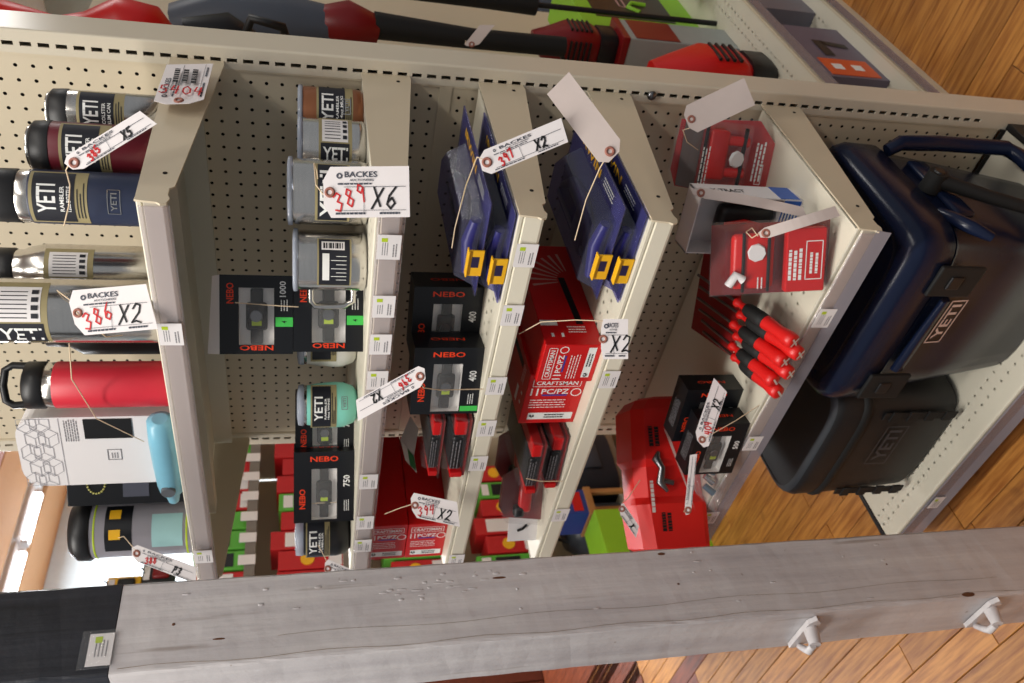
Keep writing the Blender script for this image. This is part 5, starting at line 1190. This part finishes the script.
for i in range(9):
    y = 43-i*3.7
    pack('gwrrgg'[i % 6], -95, y, -8.6, 6, 3.3, 5.5+2.5*rg.random())
    pack('rrrgrw'[i % 6], -95, y-.6, -23.6, 6, 3.4, 9+3*rg.random())
    pack('rwgr'[i % 4], -95, y, -39.6, 6, 3.3, 8+3*rg.random())
    if i > 1: pack('rwrg'[i % 4], -95, y, -55.6, 6, 3.3, 8+3*rg.random())
# dark tool cases and lime carton low down
t = thing('navy_tool_bag', 'dark navy tool bag low on the shelving across the aisle', 'bag', (-95, 37, -73.6), 0)
B().loft([superell(10, 14, 24, 4, z=0), superell(11, 15, 24, 4, z=6), superell(10, 13.5, 24, 4, z=11), superell(7, 10, 24, 3, z=13)]).build('body', mat('navy_canvas', (22, 30, 48), .7), t); B().tube([(4, -4, 12), (4.5, -2, 15.5), (4.5, 2, 15.5), (4, 4, 12)], .5, 8).build('handle', RUBBER, t); B().box(5.6, 0, 5, .4, 6, 4, .2).build('pocket', mat('slate_canvas', (46, 54, 70), .7), t)
t = thing('grey_drum', 'dark grey rounded canister low on the shelving across the aisle', 'canister', (-95, 24.5, -73.6), 0)
B().lathe([(.2, 0), (4.2, .1), (4.6, 1), (4.6, 9), (3.4, 11), (.01, 11.3)], n=28).build('body', mat('slate_plastic', (52, 58, 66), .4), t); B().tube([(0, -2.4, 10.8), (0, -1.6, 12.8), (0, 1.6, 12.8), (0, 2.4, 10.8)], .35, 8).build('handle', BLACKP, t)
t = thing('lime_tool_carton', 'lime green carton with a dark tool picture below the red case', 'box', (-82, 9.0, -80), 0)
B().box(0, 0, 9, 7, 17, 18, .1).build('carton', LG, t); b = B(); b.ball((3.6, 1, 12), 1, 12, 8, (.25, 3.0, 2.4)); b.build('dark_tool_picture', mat('dark_grey_print', (70, 72, 70), .5), t); B().cyl((3.8, 1, 12), (3.95, 1, 12), 1.0, 1.0, 14).build('silver_ring', STEEL, t); B().box(3.55, -5.6, 10, .1, 3, 9).build('grey_panel', mat('dark_grey_print', (70, 72, 70), .5), t); B().text('DF', (3.6, -1.6, 6.2), Y3, Z3, 1.6, 1.4).build('lettering', INK, t)
t = thing('blue_carton', 'blue carton standing beside the lime green one across the aisle', 'box', (-84, 20.9, -62), 0)
B().box(0, 0, 4, 6, 4.6, 9, .08).build('carton', mat('blue_card_far', (34, 60, 140), .5), t); B().box(3.05, 0, 1.5, .1, 3.6, 1.6).build('red_panel', RED, t)
t = thing('display_stand', 'low wooden stand under the blue carton', 'stand', (-84, 20.9, -80), 0)
B().box(0, 0, 17.3, 6.6, 5.4, 1.2, .1).build('top', TANW, t)
for x in (-2.6, 2.6):
    for y in (-2, 2): B().box(x, y, 8.4, .8, .8, 16.8, .05).build('leg', TANW, t)
# hooks with yellow and black packs above, by the pale wall
for i, (y, z, c, nm) in enumerate([(20, 2, YELLOW, 'yellow'), (24, 5, BLACKP, 'black'), (17, 6, RED, 'red'), (22, 10, YELLOW, 'yellow-edged'), (15, -1, BLACKP, 'dark')]):
    t = thing('hanging_pack', '%s hanging tool pack on a wire hook above the price tags across the aisle' % nm + (', topmost' if i == 3 else ''), 'package', (-100, y, z), 0)
    B().box(0, 0, 0, 1.2, 3.4, 5, .2).build('card', c, t); B().box(.8, 0, -.4, .8, 2.2, 2.6, .3).build('tool', BLACKP if c is not BLACKP else REDD, t); B().box(.66, 0, 1.8, .1, 2.4, .9).build('white_label', WHITEC, t)
    B().tube([(-5.4, 0, 2.2), (2, 0, 2.2), (2.3, 0, 2.6)], .12, 6).build('hook', STEELD, t)
# fluorescent lights on the boarded ceiling by the far wall
for i, (y0, y1) in enumerate(((80, 98), (101, 119))):
    t = thing('ceiling_light', 'lit fluorescent tube light on the ceiling, %s' % ('cut off by the black post top' if i == 0 else 'farther from the post'), 'light', (-204, (y0+y1)/2, 61), 0, 'fluorescent ceiling lights')
    h = (y1-y0)/2
    B().box(0, 0, 2.4, 9, 2*h+2, 1.2, .2).build('housing', WHITEC, t); B().tube([(0, -h+.5, .9), (0, h-.5, .9)], 1.2, 10).build('tube', emis('lit_tube', (240, 246, 255), 9.0), t)
    for yy in (-h, h): B().box(0, yy, 1.2, 3.0, 1.0, 2.2, .1).build('end_socket', WHITEC, t)
